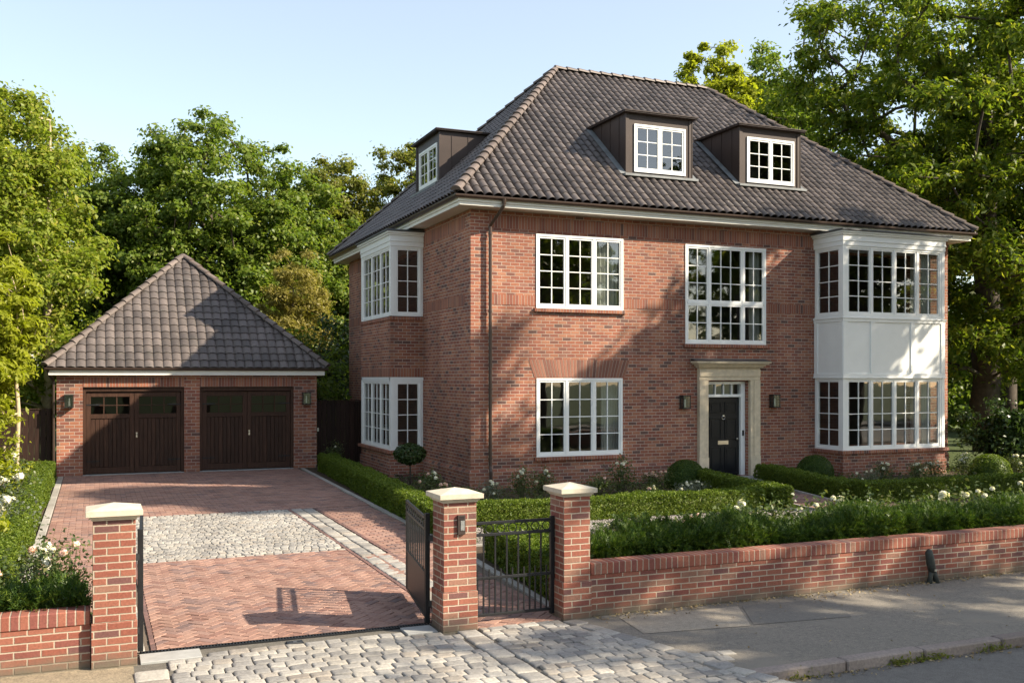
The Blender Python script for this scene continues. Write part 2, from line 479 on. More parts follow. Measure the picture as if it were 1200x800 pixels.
bond(m, .02, 19.63, 4.07, 19.7, .2, .07, .007, rnd)
tag(m.build('dark_paver_band', MAT['dpaver']), kind='structure')

def setts(mb, cells, z, rnd, dome=.014):
    """rounded stones, cells = (cx, cy, lx, ly, rot)"""
    for cx, cy, lx, ly, rot in cells:
        dz = rnd.uniform(-.005, .004); n = 12; i = len(mb.v)
        jit = [rnd.uniform(.95, 1.03) for _ in range(n)]
        tx, ty = rnd.uniform(-.05, .05), rnd.uniform(-.05, .05); e = rnd.uniform(.10, .17)
        ca, sa = math.cos(rot), math.sin(rot)
        for sc, zz in ((1.0, -.03), (.99, -dome * .45), (.935, -dome * .08), (.6, .0005)):
            for k in range(n):
                w = 2 * math.pi * (k + .5) / n; c, s = math.cos(w), math.sin(w)
                x = math.copysign(abs(c) ** e, c) * lx / 2 * sc * jit[k]
                y = math.copysign(abs(s) ** e, s) * ly / 2 * sc * jit[k]
                mb.v.append((cx + x * ca - y * sa, cy + x * sa + y * ca, z + dz + zz + (tx * x + ty * y if zz > -.02 else 0)))
        for o in range(3):
            for k in range(n):
                mb.f.append((i + o * n + k, i + o * n + (k + 1) % n, i + (o + 1) * n + (k + 1) % n, i + (o + 1) * n + k))
        mb.f.append(tuple(i + 3 * n + k for k in range(n)))

def sett_rows(x0, y0, x1, y1, lx, ly, rnd, wave=0, skew=0, jl=.2):
    out = []; r = 0; y = y0 + ly / 2
    while y < y1 - ly * .3:
        x = x0 - rnd.uniform(0, lx)
        while x < x1:
            l = lx * rnd.uniform(1 - jl, 1 + jl)
            a, b = max(x, x0), min(x + l, x1)
            if b - a > lx * .35:
                cx = (a + b) / 2; yy = y; rot = 0
                if wave:
                    ph = 2 * math.pi * (cx - x0) / 1.5
                    yy += wave * math.sin(ph); rot = math.atan(wave * 2 * math.pi / 1.5 * math.cos(ph))
                if y0 + ly * .3 < yy < y1 - ly * .3:
                    out.append((cx, yy, b - a - .006, ly - .006, rot + rnd.uniform(-.03, .03)))
            x += l
        y += ly; r += 1
    return out

m = MB(); setts(m, sett_rows(.55, 14.86, 3.5, 19.52, .115, .095, rnd, .05, 0, .12), .012, rnd)
m2 = MB()
for y in (14.80, 19.58):
    setts(m2, [(x, y, .12, .1, 0) for x in np.arange(.61, 3.5, .135)], .012, rnd)
for x0 in (3.57, 3.79): setts(m2, [(x0 + .1, y, .2, .185, 0) for y in np.arange(10.15, 19.7, .2)], .01, rnd, .010)
for x0 in (.03, .25): setts(m2, [(x0 + .1, y, .2, .185, 0) for y in np.arange(10.15, 19.7, .2)], .01, rnd, .010)
tag(m.build('sett_panel', MAT['sett'], smooth=True), kind='structure')
tag(m2.build('sett_border', MAT['sett'], smooth=True), kind='structure')

# crossover of big granite setts in front of the gates, with a column of larger stones
sheet('crossover_bed', [(.3, 5.4), (5.4, 5.4), (5.36, 7.4), (4.76, 9.93), (.3, 9.93)], -.010, m_ground('grey_joint', (.095, .088, .078), (.14, .13, .115), 6, 90))
m = MB()
cells = []; y = 6.24; k = 0
while y < 9.72:
    xr = 4.605 - (y + .07 - 9.45) * .27
    runs = [(.62, 3.41), (3.64, xr)]
    if y > 9.5: runs = [(.98, 2.88)]
    elif y > 9.36: runs = [(.62, 3.26), (3.66, xr)]
    for a_, b_ in runs: cells += [c for c in sett_rows(a_, y, b_, y + .1455, .168, .1455, rnd, 0, 0, .2) if not (abs(c[0] - 1.82) < .13 and abs(c[1] - 9.8) < .1)]
    y += .1455
cells += [(3.525, y, .21, .25, .02) for y in np.arange(6.3, 9.5, .26)]
cells += [(4.70 - (y - 9.45) * .27, y, .175, .232, .264) for y in np.arange(6.6, 9.55, .235)]
cells += [(.465, y, .29, .31, 0) for y in np.arange(6.3, 9.45, .32)]
for j in range(3):      # wedge of small setts curving out to the kerb
    for k in range(3 - j):
        cells.append((5.17 + .17 * k + .05 * j, 7.86 - .16 * j - .012 * k * k * .2, .155, .14, -.08 - .01 * k))
setts(m, cells, .010, rnd, .014)
tag(m.build('crossover_setts', MAT['sett'], smooth=True), kind='structure')
m = MB()
m.box((2.92, 9.62, -.03), (3.24, 9.90, .012), False); m.box((.39, 9.60, -.03), (.93, 9.9, .012), False)
tag(m.build('threshold_slab', MAT['slab'], bevel=.004), kind='structure')

# stone edging, kerb
m = MB()
def edge_line(p, q, w, L, z0, z1):
    p = Vector(p); q = Vector(q); d = (q - p); n = max(1, round(d.length / L)); d /= n
    for k in range(n):
        a = p + d * k + d.normalized() * .004; b = p + d * (k + 1) - d.normalized() * .004
        m.bar((a.x, a.y, (z0 + z1) / 2), (b.x, b.y, (z0 + z1) / 2), w, z1 - z0)
edge_line((-.80, 13.4), (-.80, 28.4), .13, .5, -.06, .018)
edge_line((5.08, 14.6), (5.48, 28.4), .10, .6, -.06, .022)
edge_line((4.78, 10.0), (5.02, 13.6), .10, .6, -.06, .022)
edge_line((5.2, 14.35), (13.0, 14.35), .07, .6, -.06, .02)
edge_line((13.05, 15.6), (13.6, 20.2), .06, .5, -.06, .03); edge_line((14.1, 15.6), (15.25, 20.2), .06, .5, -.06, .03)
tag(m.build('stone_edging', MAT['edging'], bevel=.006), kind='structure')
m = MB(); x = 5.38; y = 7.27
while x < 40:
    L = rnd.uniform(.92, 1.05); dy = rnd.uniform(-.003, .003); top = -.002 + rnd.uniform(-.003, .004)
    m.bar((x + .006, y + dy, top - .08), (x + L - .006, y + dy + .006, top - .08), .15, .16)
    x += L
m.bar((4.72, 7.14, -.10), (5.37, 7.26, -.085), .15, .16); m.bar((3.8, 7.0, -.12), (4.71, 7.13, -.11), .15, .16)
tag(m.build('kerb', MAT['kerbstone'], bevel=.014), kind='structure')

# garden paths
m = MB(); herring(m, 13.12, 15.4, 14.6, 20.2, .105, .006, rnd)
tag(m.build('garden_path', MAT['paver']), kind='structure')
m = MB(); m.box((13.9, 20.25, -.05), (16.1, 21.30, .055), False)
tag(m.build('door_step', MAT['slab'], bevel=.008), kind='structure')
rg = np.random.default_rng(5)
def pebbles(name, x0, y0, x1, y1, n, s):
    P = np.c_[rg.uniform(x0, x1, n), rg.uniform(y0, y1, n), rg.uniform(-.008, .006, n)]
    oc = np.array([(1, 0, 0), (0, 1, 0), (-1, 0, 0), (0, -1, 0), (0, 0, 1)], float)
    S = s * rg.uniform(.5, 1.2, (n, 1, 3)); A = rg.uniform(0, 6.28, n); c, q = np.cos(A), np.sin(A)
    V = oc[None] * S
    V = np.stack([V[..., 0] * c[:, None] - V[..., 1] * q[:, None], V[..., 0] * q[:, None] + V[..., 1] * c[:, None], V[..., 2]], -1) + P[:, None]
    F = np.array([(0, 1, 4), (1, 2, 4), (2, 3, 4), (3, 0, 4)])[None] + 5 * np.arange(n)[:, None, None]
    return tag(link_mesh(name, np_mesh(name, V.reshape(-1, 3), F.reshape(-1, 3)), MAT['gravel']), kind='stuff')
sheet('gravel_bed', [(5.1, 14.35), (13.0, 14.35), (13.0, 16.0), (5.1, 16.0)], -.006, m_ground('gravel_base', (.12, .11, .10), (.19, .17, .155), 5, 60))
pebbles('gravel', 5.1, 14.4, 13.0, 16.0, 9000, .02)
pebbles('gravel', 13.6, 20.05, 15.4, 20.28, 300, .025)

# slotted drain and the little cover in the setts
d = thing('drain_channel', 'long narrow slotted drain channel across the driveway entrance', 'drain', (1.8, 9.97, 0))
m = MB(); m.box((.4, 9.935, -.04), (3.27, 9.945, .006), False); m.box((.4, 10.005, -.04), (3.27, 10.015, .006), False)
m.box((.4, 9.945, -.05), (3.27, 10.005, -.035), False); m.build('channel', MAT['iron'], d)
m = MB()
for x in np.arange(.41, 3.26, .03): m.box((x, 9.945, -.012), (x + .014, 10.005, .005), False)
m.build('grating', MAT['iron'], d)
d = thing('access_cover', 'small square dark metal cover set among the pale setts', 'cover', (1.82, 9.8, 0))
m = MB(); m.box((1.74, 9.74, -.03), (1.90, 9.86, .004), False); m.build('cover_plate', MAT['iron'], d, bevel=.003)
m = MB(); m.box((1.755, 9.755, .004), (1.885, 9.765, .008), False); m.box((1.755, 9.835, .004), (1.885, 9.845, .008), False)
m.box((1.80, 9.78, .004), (1.84, 9.82, .009), False); m.build('cover_rim', MAT['lead'], d)

# ------------------------------------------------------------------ house
HX0, HX1, HY0, HY1, HZ = 8.0, 22.65, 21.4, 33.2, 6.49
house = thing('house', 'large two-storey red brick house with hipped tiled roof and white bay windows', 'house', (15, 27, 0))

def wall(mb, O, U, N, w, z0, z1, ops, reveal=.13):
    mb.frame(O, U, N)
    us = sorted({0, w, *[o[0] for o in ops], *[o[1] for o in ops]})
    zs = sorted({z0, z1, *[o[2] for o in ops], *[o[3] for o in ops]})
    for a, b in zip(us, us[1:]):
        for c, d in zip(zs, zs[1:]):
            if any(o[0] <= a and b <= o[1] and o[2] <= c and d <= o[3] for o in ops): continue
            mb.lquad((a, 0, c), (b, 0, c), (b, 0, d), (a, 0, d))
    for a, b, c, d in ops:
        mb.lquad((a, 0, c), (a, -reveal, c), (a, -reveal, d), (a, 0, d)); mb.lquad((b, 0, c), (b, 0, d), (b, -reveal, d), (b, -reveal, c))
        mb.lquad((a, 0, d), (a, -reveal, d), (b, -reveal, d), (b, 0, d)); mb.lquad((a, 0, c), (b, 0, c), (b, -reveal, c), (a, -reveal, c))

def X(*o): return [(a - HX0, b - HX0, c, d) for a, b, c, d in o]
FRONT = dict(O=(HX0, HY0, 0), U=(1, 0, 0), N=(0, -1, 0))
LEFT = dict(O=(HX0, HY1, 0), U=(0, -1, 0), N=(-1, 0, 0))
m = MB()
wall(m, FRONT['O'], FRONT['U'], FRONT['N'], HX1 - HX0, 0, HZ,
     X((9.65, 12.0, 4.24, 6.0), (9.66, 11.98, .71, 2.58), (13.79, 16.27, 3.45, 5.97), (14.44, 15.70, .05, 2.5),
       (17.97, 21.23, .75, 2.5), (17.97, 21.23, 4.25, 5.95)))
wall(m, LEFT['O'], LEFT['U'], LEFT['N'], HY1 - HY0, 0, HZ,
     [(HY1 - 27.85, HY1 - 25.05, .75, 2.5), (HY1 - 27.85, HY1 - 25.05, 4.3, 5.95)])
wall(m, (HX1, HY0, 0), (0, 1, 0), (1, 0, 0), HY1 - HY0, 0, HZ, [])
wall(m, (HX1, HY1, 0), (-1, 0, 0), (0, 1, 0), HX1 - HX0, 0, HZ, [])
m.build('wall', MAT['brick'], house)
# plinth, proud of the wall, with a chamfered top
for fr_, runs in ((FRONT, ((-.045, 6.12), (8.06, 9.75), (13.4, 14.65))), (LEFT, ((0, 5.1), (8.4, HY1 - HY0)))):
    for a, b in runs:
        m = MB(**fr_); m.box((a, 0, 0), (b, .045, .40))
        m.lquad((a, .045, .40), (b, .045, .40), (b, 0.002, .46), (a, 0.002, .46)); m.build('plinth', MAT['brick'], house)
# soldier bands, 4 mm proud
def band(a, b, c, d):
    m = MB(**BF[0]); m.box((a, -.02, c), (b, .006, d)); m.build('soldier_course', MAT['soldier'], house, swap=True)
BF = [FRONT]
band(.45, HX1 - HX0 - 0, 6.08, 6.37)
for a, b in ((.45, 1.65), (4.0, 5.79), (8.27, 9.82)): band(a, b, 4.30, 4.53)
BF = [LEFT]; band(0, 5.15, 6.08, 6.37); band(8.32, HY1 - HY0 - .4, 6.08, 6.37); band(8.32, HY1 - HY0 - .4, 4.30, 4.53); band(0, 5.15, 4.3, 4.53)
# splayed flat arch over the ground floor window
m = MB(); m.frame(**FRONT)
n = 30; zb, zt = 2.60, 3.02; a0, a1 = 1.60, 4.04; s = .30
for k in range(n):
    t0, t1 = k / n, (k + 1) / n; g = .10 / n
    q = [(a0 + (a1 - a0) * (t0 + g), zb), (a0 + (a1 - a0) * (t1 - g), zb),
         (a0 - s * .5 + (a1 - a0 + s) * (t1 - g), zt), (a0 - s * .5 + (a1 - a0 + s) * (t0 + g), zt)]
    m.lquad(*[(u, .008, z) for u, z in q])
    for (u, z), (u2, z2) in zip(q, q[1:] + q[:1]): m.lquad((u, .008, z), (u2, .008, z2), (u2, .001, z2), (u, .001, z))
arch_mat = m_island('arch_brick', [(0, (.14, .070, .056)), (.3, (.215, .090, .064)), (.7, (.265, .114, .077)), (1, (.30, .14, .095))], .82, 45, .2, .3)
m.build('flat_arch', arch_mat, house)
m = MB(); m.frame(**FRONT)
m.lquad((a0 - s * .5, .004, zt), (a1 + s * .5, .004, zt), (a1, .004, zb), (a0, .004, zb))
m.build('arch_mortar', m_plain('mortar', (.30, .235, .19), .9, .1, 20), house)

# interior seen through the glass
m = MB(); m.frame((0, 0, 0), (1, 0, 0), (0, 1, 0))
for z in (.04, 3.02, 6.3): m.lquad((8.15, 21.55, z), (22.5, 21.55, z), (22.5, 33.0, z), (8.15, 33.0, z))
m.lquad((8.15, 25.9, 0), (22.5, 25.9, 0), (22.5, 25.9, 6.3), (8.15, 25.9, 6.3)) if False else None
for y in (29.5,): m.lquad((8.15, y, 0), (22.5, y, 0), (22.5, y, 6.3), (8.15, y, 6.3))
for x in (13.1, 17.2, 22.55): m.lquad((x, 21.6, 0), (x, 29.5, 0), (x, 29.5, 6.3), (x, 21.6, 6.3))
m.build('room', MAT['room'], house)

def window(parent, O, U, N, u0, u1, z0, z1, cols, rows, proud=.02, sill=None, curtains=(), name='window'):
    """cols = [(relative width, panes across)], rows = [(relative height, panes up)] from the bottom"""
    f = MB(O, U, N); F = .055; D = -.085
    f.box((u0, D, z0), (u0 + F, proud, z1)); f.box((u1 - F, D, z0), (u1, proud, z1))
    f.box((u0 + F, D, z1 - F), (u1 - F, proud, z1)); f.box((u0 + F, D, z0), (u1 - F, proud, z0 + F))
    W = u1 - u0 - 2 * F; Hh = z1 - z0 - 2 * F
    tw = sum(c[0] for c in cols); th = sum(r[0] for r in rows); M = .05
    ue = [u0 + F]; 
    for c in cols: ue.append(ue[-1] + W * c[0] / tw)
    ze = [z0 + F]
    for r in rows: ze.append(ze[-1] + Hh * r[0] / th)
    for u in ue[1:-1]: f.box((u - M / 2, D, z0 + F), (u + M / 2, proud - .004, z1 - F))
    for z in ze[1:-1]:
        for a, b in zip(ue, ue[1:]): f.box((a + M / 2, D, z - M / 2), (b - M / 2, proud - .008, z + M / 2))
    S = .042; g = MB(O, U, N)
    for i, c in enumerate(cols):
        for j, r in enumerate(rows):
            a = ue[i] + (M / 2 if i else 0); b = ue[i + 1] - (M / 2 if i < len(cols) - 1 else 0)
            lo = ze[j] + (M / 2 if j else 0); hi = ze[j + 1] - (M / 2 if j < len(rows) - 1 else 0)
            p = proud - .016; q = -.045
            f.box((a, q, lo), (a + S, p, hi)); f.box((b - S, q, lo), (b, p, hi))
            f.box((a + S, q, hi - S), (b - S, p, hi)); f.box((a + S, q, lo), (b - S, p, lo + S * 1.4))
            A, B, C, E = a + S, b - S, lo + S * 1.4, hi - S; T = .011
            for k in range(1, c[1]):
                x = A + (B - A) * k / c[1]; f.box((x - T, -.035, C), (x + T, p - .012, E))
            for k in range(1, r[1]):
                z = C + (E - C) * k / r[1]; 
                xs = [A] + [A + (B - A) * kk / c[1] for kk in range(1, c[1])] + [B]
                for x0, x1 in zip(xs, xs[1:]):
                    f.box((x0 + (T if x0 > A else 0), -.033, z - T), (x1 - (T if x1 < B else 0), p - .014, z + T))
            g.lquad((A - .005, -.03, C - .005), (B + .005, -.03, C - .005), (B + .005, -.03, E + .005), (A - .005, -.03, E + .005))
    w = f.build(name, MAT['white'], parent)
    g.build('pane', MAT['glass'], w)
    if sill:
        s_ = MB(O, U, N); s_.box((u0 - .06, -.02, z0 - .085), (u1 + .06, .075, z0 - .004))
        s_.build('sill', MAT['soldier'], w, swap=True)
    for a, b in curtains:
        c_ = MB(O, U, N); k = 24; pts = []
        for q in range(k + 1):
            u = a + (b - a) * q / k; pts.append((u, -.22 + .035 * math.sin(q * 1.35) + .012 * math.sin(q * 3.1)))
        for (ua, na), (ub, nb) in zip(pts, pts[1:]): c_.lquad((ua, na, z0 + .02), (ub, nb, z0 + .02), (ub, nb, z1), (ua, na, z1))
        c_.build('curtain', MAT['curtain'], w, smooth=True)
    return w

W2 = [(1, 2)]
window(house, **FRONT, u0=1.65, u1=4.0, z0=4.24, z1=6.0, cols=[(1, 2)] * 3, rows=[(1, 4)], sill=True, curtains=[(3.32, 3.95)])
window(house, **FRONT, u0=1.66, u1=3.98, z0=.71, z1=2.58, cols=[(1, 2)] * 3, rows=[(1, 4)], sill=True, curtains=[(3.5, 3.95)])
window(house, **FRONT, u0=5.79, u1=8.27, z0=3.45, z1=5.97, cols=[(.8, 2), (1.25, 3), (.8, 2)], rows=[(2, 2), (2.9, 3)], sill=True, curtains=[(7.9, 8.22)])

# eaves: soffit, fascia, gutter
o_s, EX0, EX1, EY0, EY1 = .43, 7.45, 23.15, 20.85, 33.75
def ring_boxes(mb, x0, y0, x1, y1, w, z0, z1):
    mb.box((x0, y0, z0), (x1, y0 + w, z1), False); mb.box((x0, y1 - w, z0), (x1, y1, z1), False)
    mb.box((x0, y0 + w, z0), (x0 + w, y1 - w, z1), False); mb.box((x1 - w, y0 + w, z0), (x1, y1 - w, z1), False)
m = MB(); ring_boxes(m, HX0 - .40, HY0 - .40, 23.05, HY1 + .40, .46, 6.492, 6.515)
m.build('soffit', MAT['cream'], house)
m = MB(); ring_boxes(m, HX0 - .43, HY0 - .43, 23.08, HY1 + .43, .03, 6.482, 6.64); ring_boxes(m, HX0 - .46, HY0 - .46, 23.11, HY1 + .46, .03, 6.565, 6.645)
m.build('fascia', MAT['cream'], house, bevel=.006)
def gutter(parent, loop, r=.06):
    mb = MB(); n = len(loop)
    prof = [(math.cos(a) * r, math.sin(a) * r) for a in np.linspace(0, -math.pi, 8)] + [(-r * .8, 0.004), ]
    prof = [(r, .012)] + prof + [(-r * .75, -.01)]
    rings = []
    c = Vector(loop[0]); cx = sum(p[0] for p in loop) / n; cy = sum(p[1] for p in loop) / n
    for p in loop:
        sx = 1 if p[0] > cx else -1; sy = 1 if p[1] > cy else -1
        rings.append([(p[0] + sx * a, p[1] + sy * a, p[2] + b) for a, b in prof])
    i = len(mb.v)
    for rr in rings: mb.v += rr
    k = len(prof)
    for a in range(n):
        b = (a + 1) % n
        for q in range(k - 1): mb.f.append((i + a * k + q, i + a * k + q + 1, i + b * k + q + 1, i + b * k + q))
    return mb.build('gutter', MAT['gutter'], parent)
gutter(house, [(7.49, 20.89, 6.69), (23.13, 20.89, 6.69), (23.13, 33.72, 6.69), (7.49, 33.72, 6.69)], .062)
m = MB(); m.tube([(8.62, 20.89, 6.65), (8.62, 20.90, 6.52), (8.56, 21.02, 6.36), (8.47, 21.24, 6.16), (8.45, 21.31, 6.08), (8.45, 21.31, .55), (8.45, 21.27, .42), (8.45, 21.27, 0.0)], .04, 10)
for z in (5.9, 4.1, 2.3, .7): m.lathe((8.45, 21.31, z), [(.05, 0), (.05, .05), (.04, .05)], 12)
m.lathe((8.62, 20.89, 6.56), [(.045, 0), (.06, .10), (.05, .11)], 12)
m.build('downpipe', MAT['gutter'], house, smooth=False)

# ---- pantiled slopes
def slope(mb, B0, B1, T1, T0, pitch=.225, course=.31, amp=.052, step=.020, holes=()):
    B0, B1, T1, T0 = map(Vector, (B0, B1, T1, T0))
    U = (B1 - B0).normalized(); nrm = U.cross(T0 - B0).normalized()
    if nrm.z < 0: nrm = -nrm
    V = nrm.cross(U); 
    if V.z < 0: V = -V
    H = (T0 - B0).dot(V); uL0, uL1 = 0, (T0 - B0).dot(U); uR0, uR1 = (B1 - B0).length, (T1 - B0).dot(U)
    nv = max(1, round(H / course)); cs = H / nv; sub = 8; nu = int(uR0 / pitch) + 2
    ss = np.arange(0, nu * sub + 1) / sub
    def prof(x):   # S-shaped roll
        x = x % 1
        return amp * (1.9 * abs(math.sin(math.pi * x)) ** .62 - 1.0)
    ph = [prof(x) for x in np.arange(sub) / sub]
    for c in range(nv):
        v0, v1 = c * cs, (c + 1) * cs
        rows = []
        for v, hh in ((v0, -.005), (v0, step), (v1, .002)):
            t = min(1, v / H); l = uL0 + (uL1 - uL0) * t; r = uR0 + (uR1 - uR0) * t; row = []
            for k, s in enumerate(ss):
                u = min(max(s * pitch, l), r)
                w = ph[k % sub]
                row.append((u, v - (.02 if hh == step else 0), hh + w, s))
            rows.append(row)
        for a, b in zip(rows, rows[1:]):
            for k in range(len(ss) - 1):
                pa = [a[k], a[k + 1], b[k + 1], b[k]]
                if pa[1][0] - pa[0][0] < 1e-4 and pa[2][0] - pa[3][0] < 1e-4: continue
                pts = [tuple(B0 + U * p[0] + V * p[1] + nrm * p[2]) for p in pa]
                if holes:
                    cx = sum(p[0] for p in pts) / 4; cy = sum(p[1] for p in pts) / 4
                    if any(h[0] < cx < h[1] and h[2] < cy < h[3] for h in holes): continue
                tl = math.floor(pa[0][3] + 1e-6)
                mb.poly(pts, [(tl + .5, c + .5)] * 4)
    if not holes: mb.poly([tuple(p - nrm * .05) for p in (B0, B1, T1, T0)], [(.5, .5)] * 4)

RZ, RY, RXA, RXB, AP = 6.74, 27.3, 12.95, 18.4, 11.95
E00, E10, E11, E01 = (EX0, EY0, RZ), (EX1, EY0, RZ), (EX1, EY1, RZ), (EX0, EY1, RZ)
RA, RB = (RXA, RY, AP), (RXB, RY, AP)
D1, D2, DY = (12.45, 14.42), (15.92, 17.92), 22.05          # front dormers
LD = (25.65, 27.75, 8.68)                                   # side dormer
m = MB()
hl = [(D1[0] + .06, D1[1] - .06, DY + .08, 23.7), (D2[0] + .06, D2[1] - .06, DY + .08, 23.7)]
slope(m, E00, E10, RB, RA, holes=hl)
slope(m, E01, E00, RA, RA, holes=[(LD[2] + .08, 9.9, LD[0] + .06, LD[1] - .06)]); slope(m, E10, E11, RB, RB); slope(m, E11, E01, RA, RB)
roof = m.build('roof', MAT['tile'], house)
def caps(mb, p, q, r=.12, L=.38):
    p, q = Vector(p), Vector(q); d = q - p; n = max(1, round(d.length / L)); d /= n
    dn = d.normalized(); s = dn.cross(Vector((0, 0, 1))).normalized(); t = s.cross(dn)
    for k in range(n):
        i = len(mb.v); N = 9
        for f, rr, lift in ((-.04, r * 1.06, .022), (1.0, r * .86, .0), ):
            c = p + d * (k + f) + t * (lift - .02)
            for a in range(N):
                w = math.pi * a / (N - 1) 
                mb.v.append(tuple(c + s * math.cos(w) * rr + t * math.sin(w) * rr * .85))
        for a in range(N - 1): mb.f.append((i + a, i + a + 1, i + N + a + 1, i + N + a))
        mb.f.append(tuple(i + a for a in range(N)))
m = MB(); up = Vector((0, 0, .045))
for a, b in ((E00, RA), (E10, RB), (E11, RB), (E01, RA), (RA, RB)): caps(m, Vector(a) + up, Vector(b) + up)
m.build('hip_capping', MAT['hip'], roof)

# ---- dormers
def dormer(O, U, N, w, zb, zt, back, wu0, wu1, wz0, wz1):
    """box dormer clad in brown metal; local u across, n outward"""
    f = MB(O, U, N)
    f.box((0, -back, zb - .6), (.09, 0, zt)); f.box((w - .09, -back, zb - .6), (w, 0, zt))           # cheeks
    f.box((.09, -.08, zb - .5), (wu0, -.02, zt)); f.box((wu1, -.08, zb - .5), (w - .09, -.02, zt))
    f.box((wu0, -.08, wz1), (wu1, -.02, zt)); f.box((wu0, -.08, zb - .5), (wu1, -.02, wz0))
    for x in (-.012, w): f.box((x, -.05, zb - .05), (x + .012, .012, zt))
    for x in np.arange(.35, back - .2, .48):                                                         # standing seams
        f.box((-.012, -x - .012, zb - .5), (0, -x, zt)); f.box((w, -x - .012, zb - .5), (w + .012, -x, zt))
    d = f.build('dormer', MAT['zinc'], house)
    r = MB(O, U, N); e = .10
    r.box((-e, -back, zt), (w + e, e + .02, zt + .03)); r.box((-e - .02, -back, zt + .03), (w + e + .02, e + .04, zt + .055))
    r.build('dormer_roof', MAT['zinc'], d, bevel=.005)
    l = MB(O, U, N)
    l.box((-.10, -.02, zb - .10), (w + .10, .16, zb - .04)); 
    l.build('flashing', MAT['palelead'], d)
    window(d, O, U, N, wu0, wu1, wz0, wz1, [(1, 2)] * 2, [(1, 3)], .01, name='window_frame')
    h = MB(O, U, N)
    h.lquad((.1, -1.6, zb - .5), (w - .1, -1.6, zb - .5), (w - .1, -1.6, zt), (.1, -1.6, zt)); h.lquad((.1, -1.6, zb - .3), (w - .1, -1.6, zb - .3), (w - .1, -.1, zb - .3), (.1, -.1, zb - .3))
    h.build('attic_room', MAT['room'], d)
    return d
for a, b in (D1, D2):
    w = b - a
    d = dormer((a, DY, 0), (1, 0, 0), (0, -1, 0), w, 7.80, 9.32, 2.3, .24, w - .20, 7.84, 9.06)
    # stepped lead soakers up the cheek, lying on the tiles
    k = (AP - RZ) / (RY - EY0); z = lambda y: RZ + (y - EY0) * k
    for x0, x1 in ((a - .17, a - .013), (b + .013, b + .12)):
        s_ = MB(); s_.poly([(x0, DY - .05, z(DY - .05) + .085), (x1, DY - .05, z(DY - .05) + .105), (x1, 23.9, z(23.9) + .105), (x0, 23.9, z(23.9) + .085)])
        s_.build('soaker', MAT['palelead'], d)
dormer((LD[2], LD[1], 0), (0, -1, 0), (-1, 0, 0), LD[1] - LD[0], 7.93, 9.32, 2.2, .28, LD[1] - LD[0] - .22, 7.99, 9.05)

# ---- bays
def bay(O, U, N, w, d, white_mid, ncas, front_cols, z_up=(4.20, 6.02)):
    b = MB(O, U, N)
    b.box((-.03, 0, 0), (w + .03, d + .03, .40)); b.box((0, 0, .40), (w, d, .62))
    body = b.build('bay', MAT['brick'], house)
    s_ = MB(O, U, N); s_.box((-.08, 0, .622), (w + .08, d + .08, .70)); s_.build('brick_sill', MAT['soldier'], body, swap=True)
    c = .11
    f = MB(O, U, N)
    lv = ((.70, 2.60), z_up)
    for z0, z1 in lv:                                                                          # corner posts
        if not white_mid and z0 > 3:
            f.box((0, 0, 2.52), (w, d, 2.60)); f.build('bay_frame', MAT['white'], body, bevel=.004); f = MB(O, U, N)
        for u in (0, w - c): f.box((u, d - c, z0), (u + c, d, z1)); f.box((u + (.03 if u == 0 else 0), .001, z0), (u + c - (.03 if u else 0), .05, z1))
    if white_mid:
        f.box((.012, 0, 2.60), (w - .012, d - .012, 4.20))
        for z0, z1 in ((2.60, 2.70), (4.05, 4.13)): f.box((-.012, 0, z0), (w + .012, d + .016, z1))
        f.box((-.035, 0, 2.575), (w + .035, d + .035, 2.60)); f.box((-.035, 0, 4.13), (w + .035, d + .035, 4.17))
        for a in (0, .27, .68, 1):                                                             # raised stiles
            x = a * (w - .14); f.box((x, d - .02, 2.70), (x + .14, d + .016, 4.05))
        for n0 in (0.02, d - .13):
            f.box((-.012, n0, 2.70), (.012, n0 + .13, 4.05)); f.box((w - .012, n0, 2.70), (w + .012, n0 + .13, 4.05))
    for z0, z1, e in ((6.02, 6.14, .012), (6.14, 6.18, .03), (6.18, 6.30, .02), (6.30, 6.35, .06), (6.35, 6.395, .10)): f.box((-e, 0, z0), (w + e, d + e, z1))
    fr = f.build('bay_frame', MAT['white'], body, bevel=.004)
    if not white_mid:
        q = MB(O, U, N); q.box((0, 0, 2.605), (w, d, 4.10)); q.build('bay_brickwork', MAT['brick'], body)
        q = MB(O, U, N); q.box((-.004, 0, 2.612), (w + .004, d + .004, 2.84)); q.box((-.03, 0, 4.102), (w + .03, d + .03, 4.18)); q.build('bay_soldier_course', MAT['soldier'], body, swap=True)
    l = MB(O, U, N); l.box((-.14, .0, 6.397), (w + .14, d + .14, 6.44)); l.build('bay_roof', MAT['lead'], body, bevel=.006)
    Ov = Vector(O); Uv = Vector(U); Nv = Vector(N)
    for z0, z1 in lv:
        zt = z1 if (z0 > 3 or white_mid) else 2.52
        if white_mid and z0 < 3: zt = 2.575
        cur = [(.2, .42), (w - .62, w - .28)] if white_mid else [(.2, .45)]
        window(body, Ov + Nv * (d - .03), U, N, c, w - c, z0, zt, front_cols, [(1, 4)], .02, curtains=cur)
        window(body, Ov + Nv * (d - c) + Uv * .03, Nv * -1, Uv * -1, 0, d - c - .05, z0, zt, [(1, 2)], [(1, 4)], .02)
        window(body, Ov + Uv * (w - .03) + Nv * .05, N, Uv, 0, d - c - .05, z0, zt, [(1, 2)], [(1, 4)], .02)
    return body
bay((17.85, HY0, 0), (1, 0, 0), (0, -1, 0), 3.5, 1.13, True, 4, [(1, 2)] * 4)
bay((HX0, 28.0, 0), (0, -1, 0), (-1, 0, 0), 3.05, .9, False, 3, [(1, 2)] * 3)

